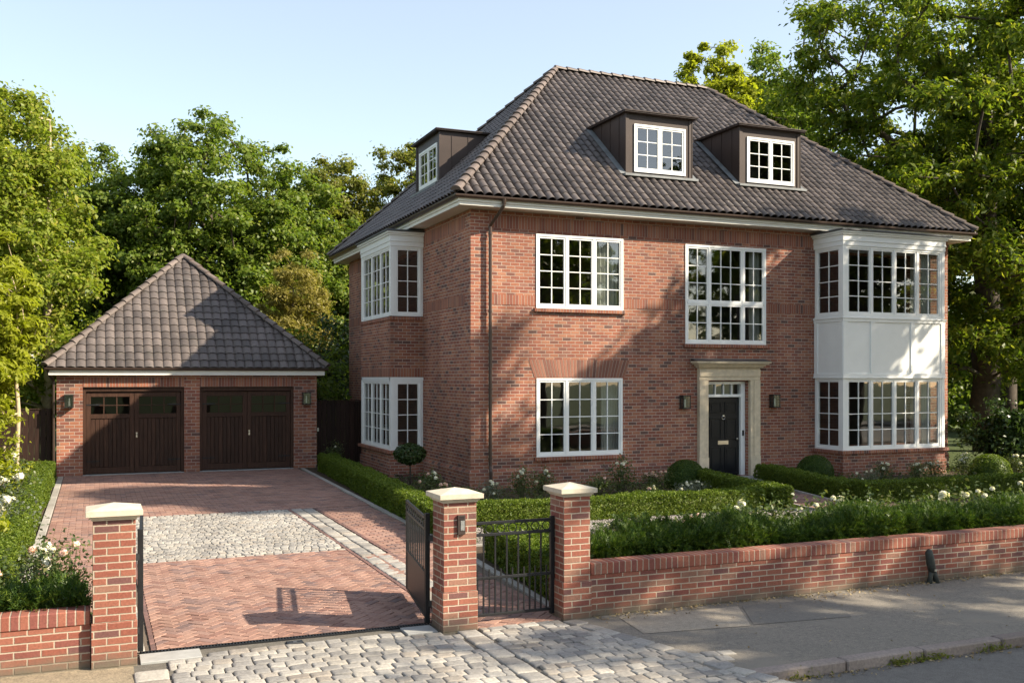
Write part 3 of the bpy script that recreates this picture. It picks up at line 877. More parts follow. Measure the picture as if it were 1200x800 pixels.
# ---- front door
DU = dict(O=(0, HY0, 0), U=(1, 0, 0), N=(0, -1, 0))
m = MB(**DU)
for a, b, pl in ((14.15, 14.43, 1), (15.72, 16.02, 1)):
    m.box((a, -.12, .055), (b, .10, 2.52))
    m.box((a - .012 if a < 15 else a + .0, .101, .055), (b + (.012 if a > 15 else 0), .125, .56))                 # plinth block
    inner = (b - .09, b) if a < 15 else (a, a + .09)
    outer = (a, b - .10) if a < 15 else (a + .10, b)
    m.box((outer[0], .102, .562), (outer[1], .122, 2.52)); 
m.box((14.15, -.12, 2.522), (16.02, .10, 2.84)); m.box((14.15, .102, 2.62), (16.02, .122, 2.80))
for z0, z1, e in ((2.842, 2.88, .05), (2.88, 2.93, .10), (2.93, 2.96, .16), (2.96, 3.01, .20)): m.box((14.15 - e, 0.003, z0), (16.02 + e, .12 + e, z1))
sur = m.build('door_surround', MAT['stone'], house, bevel=.006)
m = MB(**DU); m.poly([m.L(13.94, .33, 3.014), m.L(16.23, .33, 3.014), m.L(16.23, .004, 3.075), m.L(13.94, .004, 3.075)]); m.box((13.94, .31, 3.011), (16.23, .335, 3.022))
m.build('lead_flashing', MAT['lead'], sur)
m = MB(**DU); r0, r1 = -.24, -.10
m.box((14.44, r0, .055), (14.54, r1, 2.49)); m.box((15.56, r0, .055), (15.69, r1, 2.49)); m.box((14.54, r0, 2.42), (15.56, r1, 2.49)); m.box((14.54, r0, 2.09), (15.56, r1, 2.16))
for x in (14.795, 15.05, 15.305): m.box((x - .014, r0 + .02, 2.16), (x + .014, r1 - .03, 2.42))
df = m.build('door_frame', MAT['white'], house, bevel=.003)
m = MB(**DU); m.lquad((14.54, -.18, 2.16), (15.56, -.18, 2.16), (15.56, -.18, 2.42), (14.54, -.18, 2.42)); m.build('fanlight_pane', MAT['glass'], df)
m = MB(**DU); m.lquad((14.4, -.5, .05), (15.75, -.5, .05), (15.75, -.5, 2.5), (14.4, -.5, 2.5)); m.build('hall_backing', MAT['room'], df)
m = MB(**DU); m.box((14.545, -.22, .075), (15.555, -.175, 2.085))
for a, b in ((14.64, 14.99), (15.11, 15.46)):
    for z0, z1 in ((.18, .80), (1.00, 1.55), (1.68, 1.96)):
        for q in ((a, z0, b, z0 + .022), (a, z1 - .022, b, z1), (a, z0 + .022, a + .022, z1 - .022), (b - .022, z0 + .022, b, z1 - .022)):
            m.box((q[0], -.176, q[1]), (q[2], -.158, q[3]))
        m.box((a + .06, -.176, z0 + .06), (b - .06, -.164, z1 - .06))
door = m.build('front_door', MAT['blackpaint'], house, bevel=.003)
m = MB(**DU); c = m.L(15.05, -.16, 1.60)
m.tube([(c[0] + .045 * math.cos(t), c[1] - .012, c[2] - .045 + .045 * math.sin(t)) for t in np.linspace(0, 2 * math.pi, 17)], .009, 8, False); m.box((15.03, -.175, 1.585), (15.07, -.135, 1.625))
m.build('knocker', MAT['steel'], door)
m = MB(**DU); m.box((14.89, -.175, .86), (15.21, -.155, .96)); m.box((14.92, -.155, .885), (15.18, -.15, .935)); m.build('letterbox', MAT['brass'], door, bevel=.003)
m = MB(**DU); m.lathe(m.L(15.47, -.13, 1.0), [(.0, -.03), (.026, -.02), (.03, 0), (.026, .02), (0, .03)], 12); m.box((15.46, -.176, .985), (15.48, -.14, 1.015)); m.build('door_knob', MAT['brass'], door)
m = MB(**DU); m.box((15.60, -.1, 1.08), (15.65, -.085, 1.22)); m.build('bell_push', MAT['iron'], df)

# ------------------------------------------------------------------ lanterns
def lantern(x, y, z, label, group):
    t = thing('wall_lantern', label, 'lantern', (x, y, z), group)
    w, h, dp = .11, .17, .17
    m = MB((x, y, z), (1, 0, 0), (0, -1, 0))
    m.box((-w * .8, 0, -h), (w * .8, .018, h)); m.build('back_plate', MAT['iron'], t, bevel=.002)
    m = MB((x, y, z), (1, 0, 0), (0, -1, 0))
    for a in (-w, w - .016):
        for b in (.03, .03 + dp - .016): m.box((a, b, -h + .02), (a + .016, b + .016, h - .02))
    m.box((-w - .008, .022, h - .02), (w + .008, .03 + dp + .008, h)); m.box((-w - .008, .022, -h), (w + .008, .03 + dp + .008, -h + .02))
    m.build('cage', MAT['iron'], t)
    m = MB((x, y, z), (1, 0, 0), (0, -1, 0))
    g = .008
    m.lquad((-w + g, .03 + dp - g, -h + .02), (w - g, .03 + dp - g, -h + .02), (w - g, .03 + dp - g, h - .02), (-w + g, .03 + dp - g, h - .02))
    for a in (-w + g, w - g): m.lquad((a, .03, -h + .02), (a, .03 + dp - g, -h + .02), (a, .03 + dp - g, h - .02), (a, .03, h - .02))
    m.build('glass', MAT['glass'], t)
    m = MB(); m.lathe((x, y - .11, z - .13), [(.022, 0), (.022, .12), (.018, .14), (.02, .17), (.01, .20), (.001, .21)], 10); m.build('candle_bulb', MAT['bulb'], t, smooth=True)
    return t
g = 'dark box lanterns beside the front door'
lantern(13.72, HY0, 1.98, 'dark box wall lantern on brick to the left of the black front door', g)
lantern(16.48, HY0, 1.98, 'dark box wall lantern on brick between the front door and the white bay', g)
g = 'dark box lanterns on the garage front'
lantern(-.60, 28.5, 1.98, 'dark box wall lantern on the sunlit outer pier of the garage', g)
lantern(5.60, 28.5, 2.0, 'dark box wall lantern on the shaded garage pier next to the house', g)

# ------------------------------------------------------------------ garage
gar = thing('garage', 'brick double garage with pyramid tiled roof and dark timber doors', 'garage', (2.5, 32, 0))
GX0, GX1, GY0, GY1, GZ = -.9, 5.92, 28.5, 35.1, 2.66
m = MB()
ops = [(-.27 - GX0, 2.28 - GX0, 0, 2.34), (2.69 - GX0, 5.26 - GX0, 0, 2.34)]
wall(m, (GX0, GY0, 0), (1, 0, 0), (0, -1, 0), GX1 - GX0, 0, GZ, ops, .2)
wall(m, (GX0, GY1, 0), (0, -1, 0), (-1, 0, 0), GY1 - GY0, 0, GZ, []); wall(m, (GX1, GY0, 0), (0, 1, 0), (1, 0, 0), GY1 - GY0, 0, GZ, [])
wall(m, (GX1, GY1, 0), (-1, 0, 0), (0, 1, 0), GX1 - GX0, 0, GZ, [])
m.build('wall', MAT['gbrick'], gar)
m = MB((0, GY0, 0), (1, 0, 0), (0, -1, 0)); m.box((-.27, -.02, 2.345), (2.28, .006, 2.60)); m.box((2.69, -.02, 2.345), (5.26, .006, 2.60))
m.build('soldier_course', MAT['soldier'], gar, swap=True)
def garage_leaf(u0, u1, handle_u):
    b = MB((0, GY0, 0), (1, 0, 0), (0, -1, 0)); S = .115; d0, d1 = -.165, -.11
    b.box((u0, d0, .035), (u0 + S, d1, 2.21)); b.box((u1 - S, d0, .035), (u1, d1, 2.21))
    for z0, z1 in ((.035, .20), (1.50, 1.62), (2.08, 2.21)): b.box((u0 + S, d0, z0), (u1 - S, d1 - .002, z1))
    n = 9; w = (u1 - u0 - 2 * S) / n
    for k in range(n): b.box((u0 + S + k * w + .004, d0, .205), (u0 + S + (k + 1) * w - .004, d1 - .022, 1.495))
    a, c, z0, z1 = u0 + S, u1 - S, 1.62, 2.08
    for k in (1, 2): x = a + (c - a) * k / 3; b.box((x - .014, d0 + .01, z0), (x + .014, d1 - .01, z1))
    zc = (z0 + z1) / 2
    xs = [a, a + (c - a) / 3, a + (c - a) * 2 / 3, c]
    for k in range(3): b.box((xs[k] + (.014 if k else 0), d0 + .012, zc - .014), (xs[k + 1] - (.014 if k < 2 else 0), d1 - .012, zc + .014))
    o = b.build('garage_door', MAT['wood'], gar, bevel=.004)
    g_ = MB((0, GY0, 0), (1, 0, 0), (0, -1, 0)); g_.lquad((a, -.145, z0), (c, -.145, z0), (c, -.145, z1), (a, -.145, z1)); g_.build('pane', MAT['dglass'], o)
    for z in (.35, 1.85):
        x = u0 if not handle_u else u1; sg = 1 if not handle_u else -1
        h = MB((0, GY0, 0), (1, 0, 0), (0, -1, 0)); h.box((min(x, x + sg * .34), -.1095, z), (max(x, x + sg * .34), -.103, z + .035)); h.build('hinge', MAT['iron'], o)
    if handle_u:
        h = MB((0, GY0, 0), (1, 0, 0), (0, -1, 0)); h.box((handle_u - .02, -.109, .98), (handle_u + .02, -.098, 1.12)); h.lathe(h.L(handle_u, -.075, 1.07), [(.0, -.022), (.02, -.012), (.022, 0), (.02, .012), (0, .022)], 10); h.build('handle', MAT['brass'], o)
for a, b in ((-.27, 2.28), (2.69, 5.26)):
    f = MB((0, GY0, 0), (1, 0, 0), (0, -1, 0)); f.box((a, -.18, 0), (a + .075, -.06, 2.34)); f.box((b - .075, -.18, 0), (b, -.06, 2.34)); f.box((a + .075, -.18, 2.225), (b - .075, -.06, 2.34))
    f.build('door_frame', MAT['wood'], gar, bevel=.004)
    s_ = MB((0, GY0, 0), (1, 0, 0), (0, -1, 0)); s_.box((a, -.19, -.01), (b, .04, .018)); s_.build('threshold', MAT['slab'], gar, bevel=.004)
    c = (a + b) / 2; garage_leaf(a + .08, c - .004, None); garage_leaf(c + .004, b - .08, c + .06)
m = MB(); m.poly([(GX0 + .1, GY0 + 2.4, 0), (GX1 - .1, GY0 + 2.4, 0), (GX1 - .1, GY0 + 2.4, 2.6), (GX0 + .1, GY0 + 2.4, 2.6)]); m.poly([(GX0 + .05, GY0 + .25, .003), (GX1 - .05, GY0 + .25, .003), (GX1 - .05, GY1, .003), (GX0 + .05, GY1, .003)])
m.build('garage_interior', MAT['room'], gar)
m = MB(); ring_boxes(m, GX0 - .16, GY0 - .16, GX1 + .16, GY1 + .16, .22, 2.662, 2.68); ring_boxes(m, GX0 - .19, GY0 - .19, GX1 + .19, GY1 + .19, .03, 2.655, 2.79); m.build('fascia', MAT['cream'], gar, bevel=.005)
gutter(gar, [(GX0 - .23, GY0 - .23, 2.84), (GX1 + .23, GY0 - .23, 2.84), (GX1 + .23, GY1 + .23, 2.84), (GX0 - .23, GY1 + .23, 2.84)], .055)
m = MB(); m.tube([(GX0 - .20, GY0 - .20, 2.8), (GX0 - .18, GY0 - .12, 2.68), (GX0 - .07, GY0 + .05, 2.5), (GX0 - .07, GY0 + .05, 0)], .035, 8); m.build('downpipe', MAT['gutter'], gar)
ge = .26; q0, q1, q2, q3 = (GX0 - ge, GY0 - ge, 2.87), (GX1 + ge, GY0 - ge, 2.87), (GX1 + ge, GY1 + ge, 2.87), (GX0 - ge, GY1 + ge, 2.87)
ga = ((GX0 + GX1) / 2, (GY0 + GY1) / 2, 6.28)
m = MB()
for a, b in ((q0, q1), (q1, q2), (q2, q3), (q3, q0)): slope(m, a, b, ga, ga, .24, .285, .024, .026)
gr = m.build('roof', MAT['tile'], gar)
m = MB()
for a in (q0, q1, q2, q3): caps(m, Vector(a) + up, Vector(ga) + up, .11, .36)
m.build('hip_capping', MAT['hip'], gr)

# ------------------------------------------------------------------ timber fences
def fence(x0, x1, y, h, label, step=.14):
    t = thing('timber_fence', label, 'fence', ((x0 + x1) / 2, y, 0))
    m = MB(); x = x0
    while x < x1 - .01:
        e = min(x + step, x1); m.box((x + .003, y, .03), (e - .003, y + .022, h + random.uniform(-.004, .004)), False); x = e
    m.build('boards', MAT['fence'], t, bevel=.003)
    m = MB()
    for z in (.3, h * .55, h - .15): m.box((x0, y + .024, z), (x1, y + .07, z + .08), False)
    m.box((x0, y - .02, h + .006), (x1, y + .06, h + .035), False)
    m.build('rails', MAT['fence'], t)
    for px in (x0 + .02, x1 - .12):
        m = MB(); m.box((px, y - .055, 0), (px + .1, y - .003, h + .03), False); m.build('post', MAT['fence'], t, bevel=.004)
    return t
fence(-5.5, -1.02, 28.75, 1.75, 'dark brown board fence left of the garage, partly behind the young tree')
f = fence(5.98, 7.96, 29.4, 1.88, 'near-black timber gate panel between the garage and the house wall')
m = MB(); m.box((6.12, 29.36, 1.0), (6.16, 29.40, 1.1), False); m.build('latch', MAT['steel'], f)

# ------------------------------------------------------------------ gate pillars and garden walls
def pillar(x0, x1, y0, y1, label, base=True):
    t = thing('gate_pillar', label, 'pillar', ((x0 + x1) / 2, (y0 + y1) / 2, 0), 'brick gate pillars with stone caps')
    m = MB(); m.box((x0, y0, .40), (x1, y1, 1.315), False); m.box((x0 - .012, y0 - .012, -.05), (x1 + .012, y1 + .012, .40), False)
    m.build('shaft', MAT['wbrick'], t, bevel=.003)
    c = MB(); cx, cy = (x0 + x1) / 2, (y0 + y1) / 2
    for z0, z1, e in ((1.317, 1.335, .012), (1.335, 1.355, .03), (1.355, 1.405, .06)):
        c.box((x0 - e, y0 - e, z0), (x1 + e, y1 + e, z1), False)
    e = .06; b = [(x0 - e, y0 - e, 1.405), (x1 + e, y0 - e, 1.405), (x1 + e, y1 + e, 1.405), (x0 - e, y1 + e, 1.405)]
    i = len(c.v); c.v += b + [(cx, cy, 1.458)]
    for k in range(4): c.f.append((i + k, i + (k + 1) % 4, i + 4))
    c.build('cap', MAT['capstone'], t, bevel=.004)
    return t
pillar(-.01, .35, 9.60, 9.95, 'sunlit brick gate pillar joined to the low left wall')
p = pillar(3.285, 3.64, 9.57, 9.92, 'brick gate pillar with an intercom between the driveway and pedestrian gates')
pillar(4.64, 4.955, 9.56, 9.91, 'brick gate pillar at the start of the long right-hand wall')
m = MB((3.47, 9.57, 1.09), (1, 0, 0), (0, -1, 0)); m.box((-.042, .001, -.10), (.042, .028, .10)); 
ic = m.build('intercom', MAT['zinc'], p, bevel=.004)
m = MB((3.47, 9.57, 1.09), (1, 0, 0), (0, -1, 0)); m.box((-.012, .028, -.055), (.03, .033, .045)); m.build('speaker_plate', MAT['steel'], ic)
m = MB((3.47, 9.57, 1.09), (1, 0, 0), (0, -1, 0)); 
for z in (.05, .065, .08): m.box((-.025, .0285, z), (.025, .031, z + .006))
m.build('grille', MAT['iron'], ic)

def gwall(x0, x1, y, h, label):
    t = thing('garden_wall', label, 'wall', ((x0 + x1) / 2, y, 0))
    m = MB(); m.box((x0, y, -.1), (x1, y + .22, h - .13), False); m.build('brickwork', MAT['wbrick'], t)
    m = MB(); m.box((x0, y - .012, h - .129), (x1, y + .23, h), False); m.build('coping', MAT['wsold'], t, bevel=.008, swap=True)
    return t
gwall(4.97, 22, 9.59, .58, 'long low red brick garden wall in front of the dark yew hedge')
gwall(-6, -.03, 9.66, .515, 'short low red brick garden wall at the bottom left corner')

# ------------------------------------------------------------------ gates
def strap(m, p, q, r): m.bar(p, q, r, r)
def drive_gate(hx, hy, ex, ey, h, label, side):
    t = thing('driveway_gate', label, 'gate', (hx, hy, 0), 'open driveway gate leaves')
    P = lambda s, z: (hx + (ex - hx) * s, hy + (ey - hy) * s, z)
    m = MB()
    m.bar(P(0, .02), P(0, h + .04), .05); m.bar(P(1, .06), P(1, h), .035)
    for z in (.07, .52, h - .14, h - .02): m.bar(P(.01, z), P(.99, z), .028, .032)
    fr = m.build('frame', MAT['iron'], t, bevel=.003)
    m = MB(); n = 11
    for k in range(1, n): m.bar(P(k / n, .53), P(k / n, h - .14), .014)
    m.build('bars', MAT['iron'], t)
    m = MB(); d = (Vector(P(1, 0)) - Vector(P(0, 0))).normalized(); s = d.cross(Vector((0, 0, 1))) * .006
    a, b, c, e = [Vector(P(u, z)) for u, z in ((.02, .08), (.98, .08), (.98, .51), (.02, .51))]
    i = len(m.v); m.v += [tuple(v + s) for v in (a, b, c, e)] + [tuple(v - s) for v in (a, b, c, e)]
    for q in ((0, 1, 2, 3), (7, 6, 5, 4), (0, 4, 5, 1), (1, 5, 6, 2), (2, 6, 7, 3), (3, 7, 4, 0)): m.f.append(tuple(i + k for k in q))
    m.build('sheet_panel', MAT['iron'], t)
    m = MB()
    for k in range(n):
        m.bar(P(k / n, h - .13), P((k + 1) / n, h - .03), .010); m.bar(P((k + 1) / n, h - .13), P(k / n, h - .03), .010)
    m.build('lattice_band', MAT['iron'], t)
    for z in (.22, h - .22):
        m = MB(); m.bar((hx, hy, z), (hx + side * .07, hy - .04, z), .035, .06); m.build('hinge', MAT['iron'], t)
drive_gate(3.235, 9.965, 3.47, 11.45, 1.13, 'black metal driveway gate leaf swung inward beside the intercom pillar', 1)
drive_gate(.405, 9.985, .475, 11.42, 1.13, 'black metal driveway gate leaf seen edge-on behind the left pillar', -1)

t = thing('pedestrian_gate', 'narrow black metal pedestrian gate closed between two brick pillars', 'gate', (4.14, 9.8, 0))
m = MB(); gy = 9.80; a, b, h = 3.675, 4.61, 1.07
P = lambda x, z: (x, gy, z)
m.bar(P(a, .05), P(a, h), .032); m.bar(P(b, .03), P(b, h + .02), .045)
for z in (.08, .47, h - .14, h - .015): m.bar(P(a + .01, z), P(b - .01, z), .028, .03)
m.build('frame', MAT['iron'], t, bevel=.003)
m = MB(); n = 7
for k in range(1, n): x = a + (b - a) * k / n; m.bar(P(x, .09), P(x, h - .14), .016)
m.build('bars', MAT['iron'], t)
m = MB()
for k in range(n): 
    x = a + (b - a) * (k + .5) / n; m.bar(P(x, .09), P(x, .56), .014)
m.build('dog_bars', MAT['iron'], t)
m = MB()
for k in range(n):
    x0 = a + (b - a) * k / n; x1 = a + (b - a) * (k + 1) / n; c = (x0 + x1) / 2
    m.tube([(c + .048 * math.cos(w), gy, h - .078 + .048 * math.sin(w)) for w in np.linspace(0, 2 * math.pi, 15)], .006, 5, False)
m.build('ring_band', MAT['iron'], t)
for z in (.24, h - .24):
    m = MB(); m.bar(P(b, z), P(b + .05, z), .035, .05); m.build('hinge', MAT['iron'], t)

# small bent post against the wall
t = thing('metal_stub', 'short bent dark post leaning on the right garden wall by the pavement', 'post', (9.79, 9.5, 0))
m = MB(); m.tube([(9.80, 9.50, .14), (9.775, 9.505, .24), (9.765, 9.51, .33), (9.75, 9.515, .40), (9.735, 9.52, .415)], [.05, .055, .052, .045, .02], 9); m.build('post_body', MAT['mossy'], t, smooth=True)
m = MB(); m.tube([(9.80, 9.50, .18), (9.835, 9.49, .08), (9.86, 9.485, -.02)], [.04, .034, .04], 8); m.build('foot', MAT['mossy'], t, smooth=True)
m = MB(); m.tube([(9.79, 9.50, .18), (9.765, 9.50, .08), (9.74, 9.50, -.02)], [.036, .03, .036], 8); m.build('foot', MAT['mossy'], t, smooth=True)
m = MB(); m.box((9.775, 9.438, .155), (9.815, 9.45, .18), False); m.build('clip', MAT['steel'], t)

# ------------------------------------------------------------------ planting
def unit(v): return v / np.maximum(np.linalg.norm(v, axis=-1, keepdims=True), 1e-9)

def leaf_quads(P, Nn, rng, L, asp=.55, droop=0, along=None, fold=.18, jit=.35):
    n = len(P)
    Nn = unit(Nn)
    if along is None:
        A = rng.normal(size=(n, 3)); A[:, 2] -= droop
    else: A = along + rng.normal(size=(n, 3)) * .25
    T = unit(A - Nn * np.sum(A * Nn, 1, keepdims=True)); B = np.cross(Nn, T)
    s = L * rng.uniform(1 - jit, 1 + jit, (n, 1)); w = s * asp
    V = np.empty((n, 4, 3))
    V[:, 0] = P - T * s * .5; V[:, 1] = P + B * w * .5 + Nn * w * fold - T * s * .05
    V[:, 2] = P + T * s * .5 - Nn * w * .15; V[:, 3] = P - B * w * .5 + Nn * w * fold - T * s * .05
    return V.reshape(-1, 3)

def quads(n, off=0): return np.arange(4 * n, dtype=np.int32).reshape(n, 4) + off

def lobed(rng, k=7, amp=.3):
    D = unit(rng.normal(size=(k, 3))); W = rng.uniform(-amp, amp, k)
    return lambda d: 1 + (np.clip(d @ D.T, 0, 1) ** 3) @ W

def skeleton(trunk, C, rng, base_r):
    nodes = [np.array(p, float) for p in trunk]; par = [-1] + list(range(len(trunk) - 1)); wt = [0] * len(nodes)
    tx = np.array([p[:2] for p in trunk]).mean(0)
    order = np.argsort(np.linalg.norm(C[:, :2] - tx, axis=1) + .3 * np.abs(C[:, 2] - C[:, 2].mean()))
    tips = np.zeros(len(C), int)
    for ci in order:
        c = C[ci]; N = np.array(nodes); d = N - c
        cost = np.linalg.norm(d, axis=1) + 1.2 * np.maximum(0, d[:, 2] + .15 * np.linalg.norm(d[:, :2], axis=1))
        cost[0] += 5
        a = int(np.argmin(cost)); p = nodes[a]; L = np.linalg.norm(c - p); k = max(1, int(L / .9)); last = a
        for q in range(1, k + 1):
            t = q / k; x = p + (c - p) * t; x = x + np.array([0, 0, .10 * L * math.sin(t * math.pi)]) * .6
            if q < k: x = x + rng.normal(size=3) * .06 * L / k
            nodes.append(x); par.append(last); wt.append(0); last = len(nodes) - 1
        wt[last] += 1; tips[ci] = last
    w = np.array(wt, float)
    for i in range(len(nodes) - 1, 0, -1): w[par[i]] += w[i]
    return np.array(nodes), np.array(par), w

def branch_mesh(name, N, par, w, r0, sides=7):
    tot = w[0]; r = np.maximum(r0 * (np.maximum(w, .3) / tot) ** .5, .010)
    m = MB()
    i = np.arange(1, len(N)); a = N[par[i]]; b = N[i]; ra = np.minimum(r[par[i]], r[i] * 1.5); rb = r[i]
    D = unit(b - a); a = a - D * (ra * .35)[:, None]; b = b + D * (rb * .35)[:, None]; ref = np.where(np.abs(D[:, 2:3]) < .9, [[0, 0, 1.]], [[1., 0, 0]]); S = unit(np.cross(D, ref)); T = np.cross(S, D)
    ang = np.arange(sides) * 2 * math.pi / sides
    ring = S[:, None] * np.cos(ang)[None, :, None] + T[:, None] * np.sin(ang)[None, :, None]
    V = np.concatenate([a[:, None] + ring * ra[:, None, None], b[:, None] + ring * rb[:, None, None]], 1).reshape(-1, 3)
    k = np.arange(sides); base = np.stack([k, (k + 1) % sides, (k + 1) % sides + sides, k + sides], 1)
    F = (base[None] + (np.arange(len(i)) * 2 * sides)[:, None, None]).reshape(-1, 4)
    return np_mesh(name, V, F, True)

def tree(label, loc, H, crown_c, rad, ncl, nleaf, L, mat, seed, trunk_r=.2, bark='bark', asp=.6, droop=.3, clr=.14, name='tree', amp=.3, zmin=None, shell=.5, lean=(0, 0), group=None, flat=.6, trunk_top=.8, cat='tree'):
    """crown_c and rad relative to the foot; every clump of leaves sits on its own twig"""
    rng = np.random.default_rng(seed)
    t = thing(name, label, cat, loc, group)
    lob = lobed(rng, 9, amp)
    d = unit(rng.normal(size=(ncl * 3, 3))); rr = rng.uniform(0, 1, (ncl * 3, 1)) ** shell
    C = d * rr * lob(d)[:, None] * np.array(rad) + np.array(crown_c)
    if zmin is not None: C = C[C[:, 2] > zmin]
    C = C[:ncl]
    top = max(H * trunk_top, .5); k = max(4, int(top / .8))
    tr = [(lean[0] * q / k + (rng.normal() * .02 * H / 8 if 0 < q else 0), lean[1] * q / k + (rng.normal() * .02 * H / 8 if 0 < q else 0), top * q / k - (.05 if q == 0 else 0)) for q in range(k + 1)]
    N, par, w = skeleton(tr, C, rng, trunk_r)
    link_mesh('trunk', branch_mesh('trunk', N, par, w, trunk_r), MAT[bark], t)
    R0 = (rad[0] * rad[1] * rad[2]) ** (1 / 3)
    Vs = []
    cr = clr * R0 * rng.uniform(.65, 1.5, len(C))
    idx = np.repeat(np.arange(len(C)), nleaf); n = len(idx)
    q = rng.normal(size=(n, 3)) * .46
    P = C[idx] + q * cr[idx][:, None] * np.array([1, 1, flat])
    nrm = q * .7 + rng.normal(size=(n, 3)) * .55 + np.array([0, 0, .75])
    V = leaf_quads(P, nrm, rng, L, asp, droop)
    link_mesh('crown', np_mesh('crown', V, quads(n)), MAT[mat], t)
    return t

def wob(P, f, rng_seed):
    r = np.random.default_rng(rng_seed); s = np.zeros(len(P))
    for k in range(5):
        d = unit(r.normal(size=3)) * f * r.uniform(.6, 1.8); s += np.sin(P @ d + r.uniform(0, 6.28)) / 5
    return s

def box_surface(rng, n, l, w, h):
    """points and normals on the top and sides of a box l x w x h with softened arrises"""
    A = np.array([l * w, l * h, l * h, w * h, w * h]); f = rng.choice(5, n, p=A / A.sum())
    a, b = rng.uniform(-.5, .5, n), rng.uniform(-.5, .5, n)
    P = np.zeros((n, 3)); N = np.zeros((n, 3))
    for k, (ax, sg) in enumerate(((2, 1), (1, 1), (1, -1), (0, 1), (0, -1))):
        q = f == k; N[q, ax] = sg
        if ax == 2: P[q] = np.c_[a[q] * l, b[q] * w, np.full(q.sum(), h)]
        elif ax == 1: P[q] = np.c_[a[q] * l, np.full(q.sum(), sg * w / 2), (b[q] + .5) * h]
        else: P[q] = np.c_[np.full(q.sum(), sg * l / 2), a[q] * w, (b[q] + .5) * h]
    # round the edges
    c = np.array([0, 0, h / 2]); hw = np.array([l / 2, w / 2, h / 2]); rr = min(w, h) * .16
    q = np.clip(P - c, -(hw - rr), hw - rr); e = (P - c) - q; ln = np.linalg.norm(e, axis=1, keepdims=True)
    N2 = unit(e); P2 = c + q + N2 * rr
    low = P[:, 2] < rr; P2[low] = P[low]; N2[low] = N[low]
    return P2, N2

def hedge(label, p0, p1, w, h, L, dens, mat, seed, name='box_hedge', amp=.025, freq=5, asp=.6, spray=0, group=None, cat='hedge', h2=None):
    p0 = np.array(p0, float); p1 = np.array(p1, float); l = np.linalg.norm(p1 - p0); a = math.atan2(p1[1] - p0[1], p1[0] - p0[0])
    mid = (p0 + p1) / 2; rng = np.random.default_rng(seed)
    n = int(dens * (l * w + 2 * l * h + 2 * w * h))
    P, N = box_surface(rng, n, l, w, h)
    if h2: P[:, 2] *= 1 + (h2 / h - 1) * (P[:, 0] / l + .5)
    dsp = wob(P, freq, seed + 1) * amp * 2 + wob(P, freq * 3, seed + 2) * amp + wob(P, freq * 9, seed + 3) * amp * 1.3 - (wob(P, freq * 5, seed + 4) > .42) * amp * 2.0
    depth = -np.abs(rng.normal(size=n)) * amp * 1.5 + rng.exponential(.35, n) * amp * .5
    P = P + N * (dsp + depth)[:, None]; P[:, 2] = np.maximum(P[:, 2], .01)
    if spray:      # feathery fronds: needles set in two ranks along short arching stems
        m_n = 13; f = n // m_n; P = P[:f] - N[:f] * .05; N = N[:f]
        fl = rng.uniform(.07, .17, (f, 1)); al = unit(N * 1.0 + np.array([0, 0, .30]) + rng.normal(size=(f, 3)) * .5)
        sd = unit(np.cross(al, rng.normal(size=(f, 3)))); tt = (np.arange(m_n) + .5) / m_n
        Q = P[:, None] + al[:, None] * (fl * tt[None])[:, :, None] - np.array([0, 0, 1.]) * ((fl * tt[None]) ** 2 * 1.1)[:, :, None]
        sg = np.where(np.arange(m_n) % 2, 1, -1)[None, :, None] * sd[:, None] * (1 - .55 * tt)[None, :, None]
        A = (sg + al[:, None] * .75).reshape(-1, 3); Q = (Q + sg * L * .4).reshape(-1, 3); n = len(Q)
        Q[:, 2] = np.maximum(Q[:, 2], .01)
        V = leaf_quads(Q, np.repeat(np.cross(sd, al), m_n, 0) + rng.normal(size=(n, 3)) * .25, rng, L, asp, 0, A, .1)
    elif False:
        al = N * .8 + np.array([0, 0, .55]) + rng.normal(size=(n, 3)) * spray
        nr = rng.normal(size=(n, 3)) + np.array([0, 0, .5])
        V = leaf_quads(P, nr, rng, L, asp, 0, al, .1)
    else: V = leaf_quads(P, N * .7 + rng.normal(size=(n, 3)) * .75, rng, L, max(asp, .8), 0)
    k = 28
    ih = amp * 2.6 + .02; gx = np.linspace(-.5, .5, k) * (l - 2 * ih)
    W2_ = w / 2 - ih; V2 = []; F2 = []
    prof = [(-W2_, 0), (-W2_, h - ih * 1.25), (-W2_ + .04, h - ih), (W2_ - .04, h - ih), (W2_, h - ih * 1.25), (W2_, 0)]
    for x in gx:
        s_ = 1 + ((h2 / h - 1) * (x / l + .5) if h2 else 0)
        for y, z in prof: V2.append((x, y, z * s_))
    V2 = np.array(V2); m_ = len(prof)
    for i in range(k - 1):
        for j in range(m_ - 1): F2.append((i * m_ + j, i * m_ + j + 1, (i + 1) * m_ + j + 1, (i + 1) * m_ + j))
    F2 += [(0, 1, 4, 5), (1, 2, 3, 4), ((k - 1) * m_, (k - 1) * m_ + 1, (k - 1) * m_ + 4, (k - 1) * m_ + 5), ((k - 1) * m_ + 1, (k - 1) * m_ + 2, (k - 1) * m_ + 3, (k - 1) * m_ + 4)]
    V = np.concatenate([V, V2]); F = np.concatenate([quads(n), np.array(F2, np.int32) + 4 * n])
    o = link_mesh(name, np_mesh(name, V, F), MAT[mat], None, (mid[0], mid[1], 0))
    o.rotation_euler[2] = a
    return tag(o, label, cat, group)

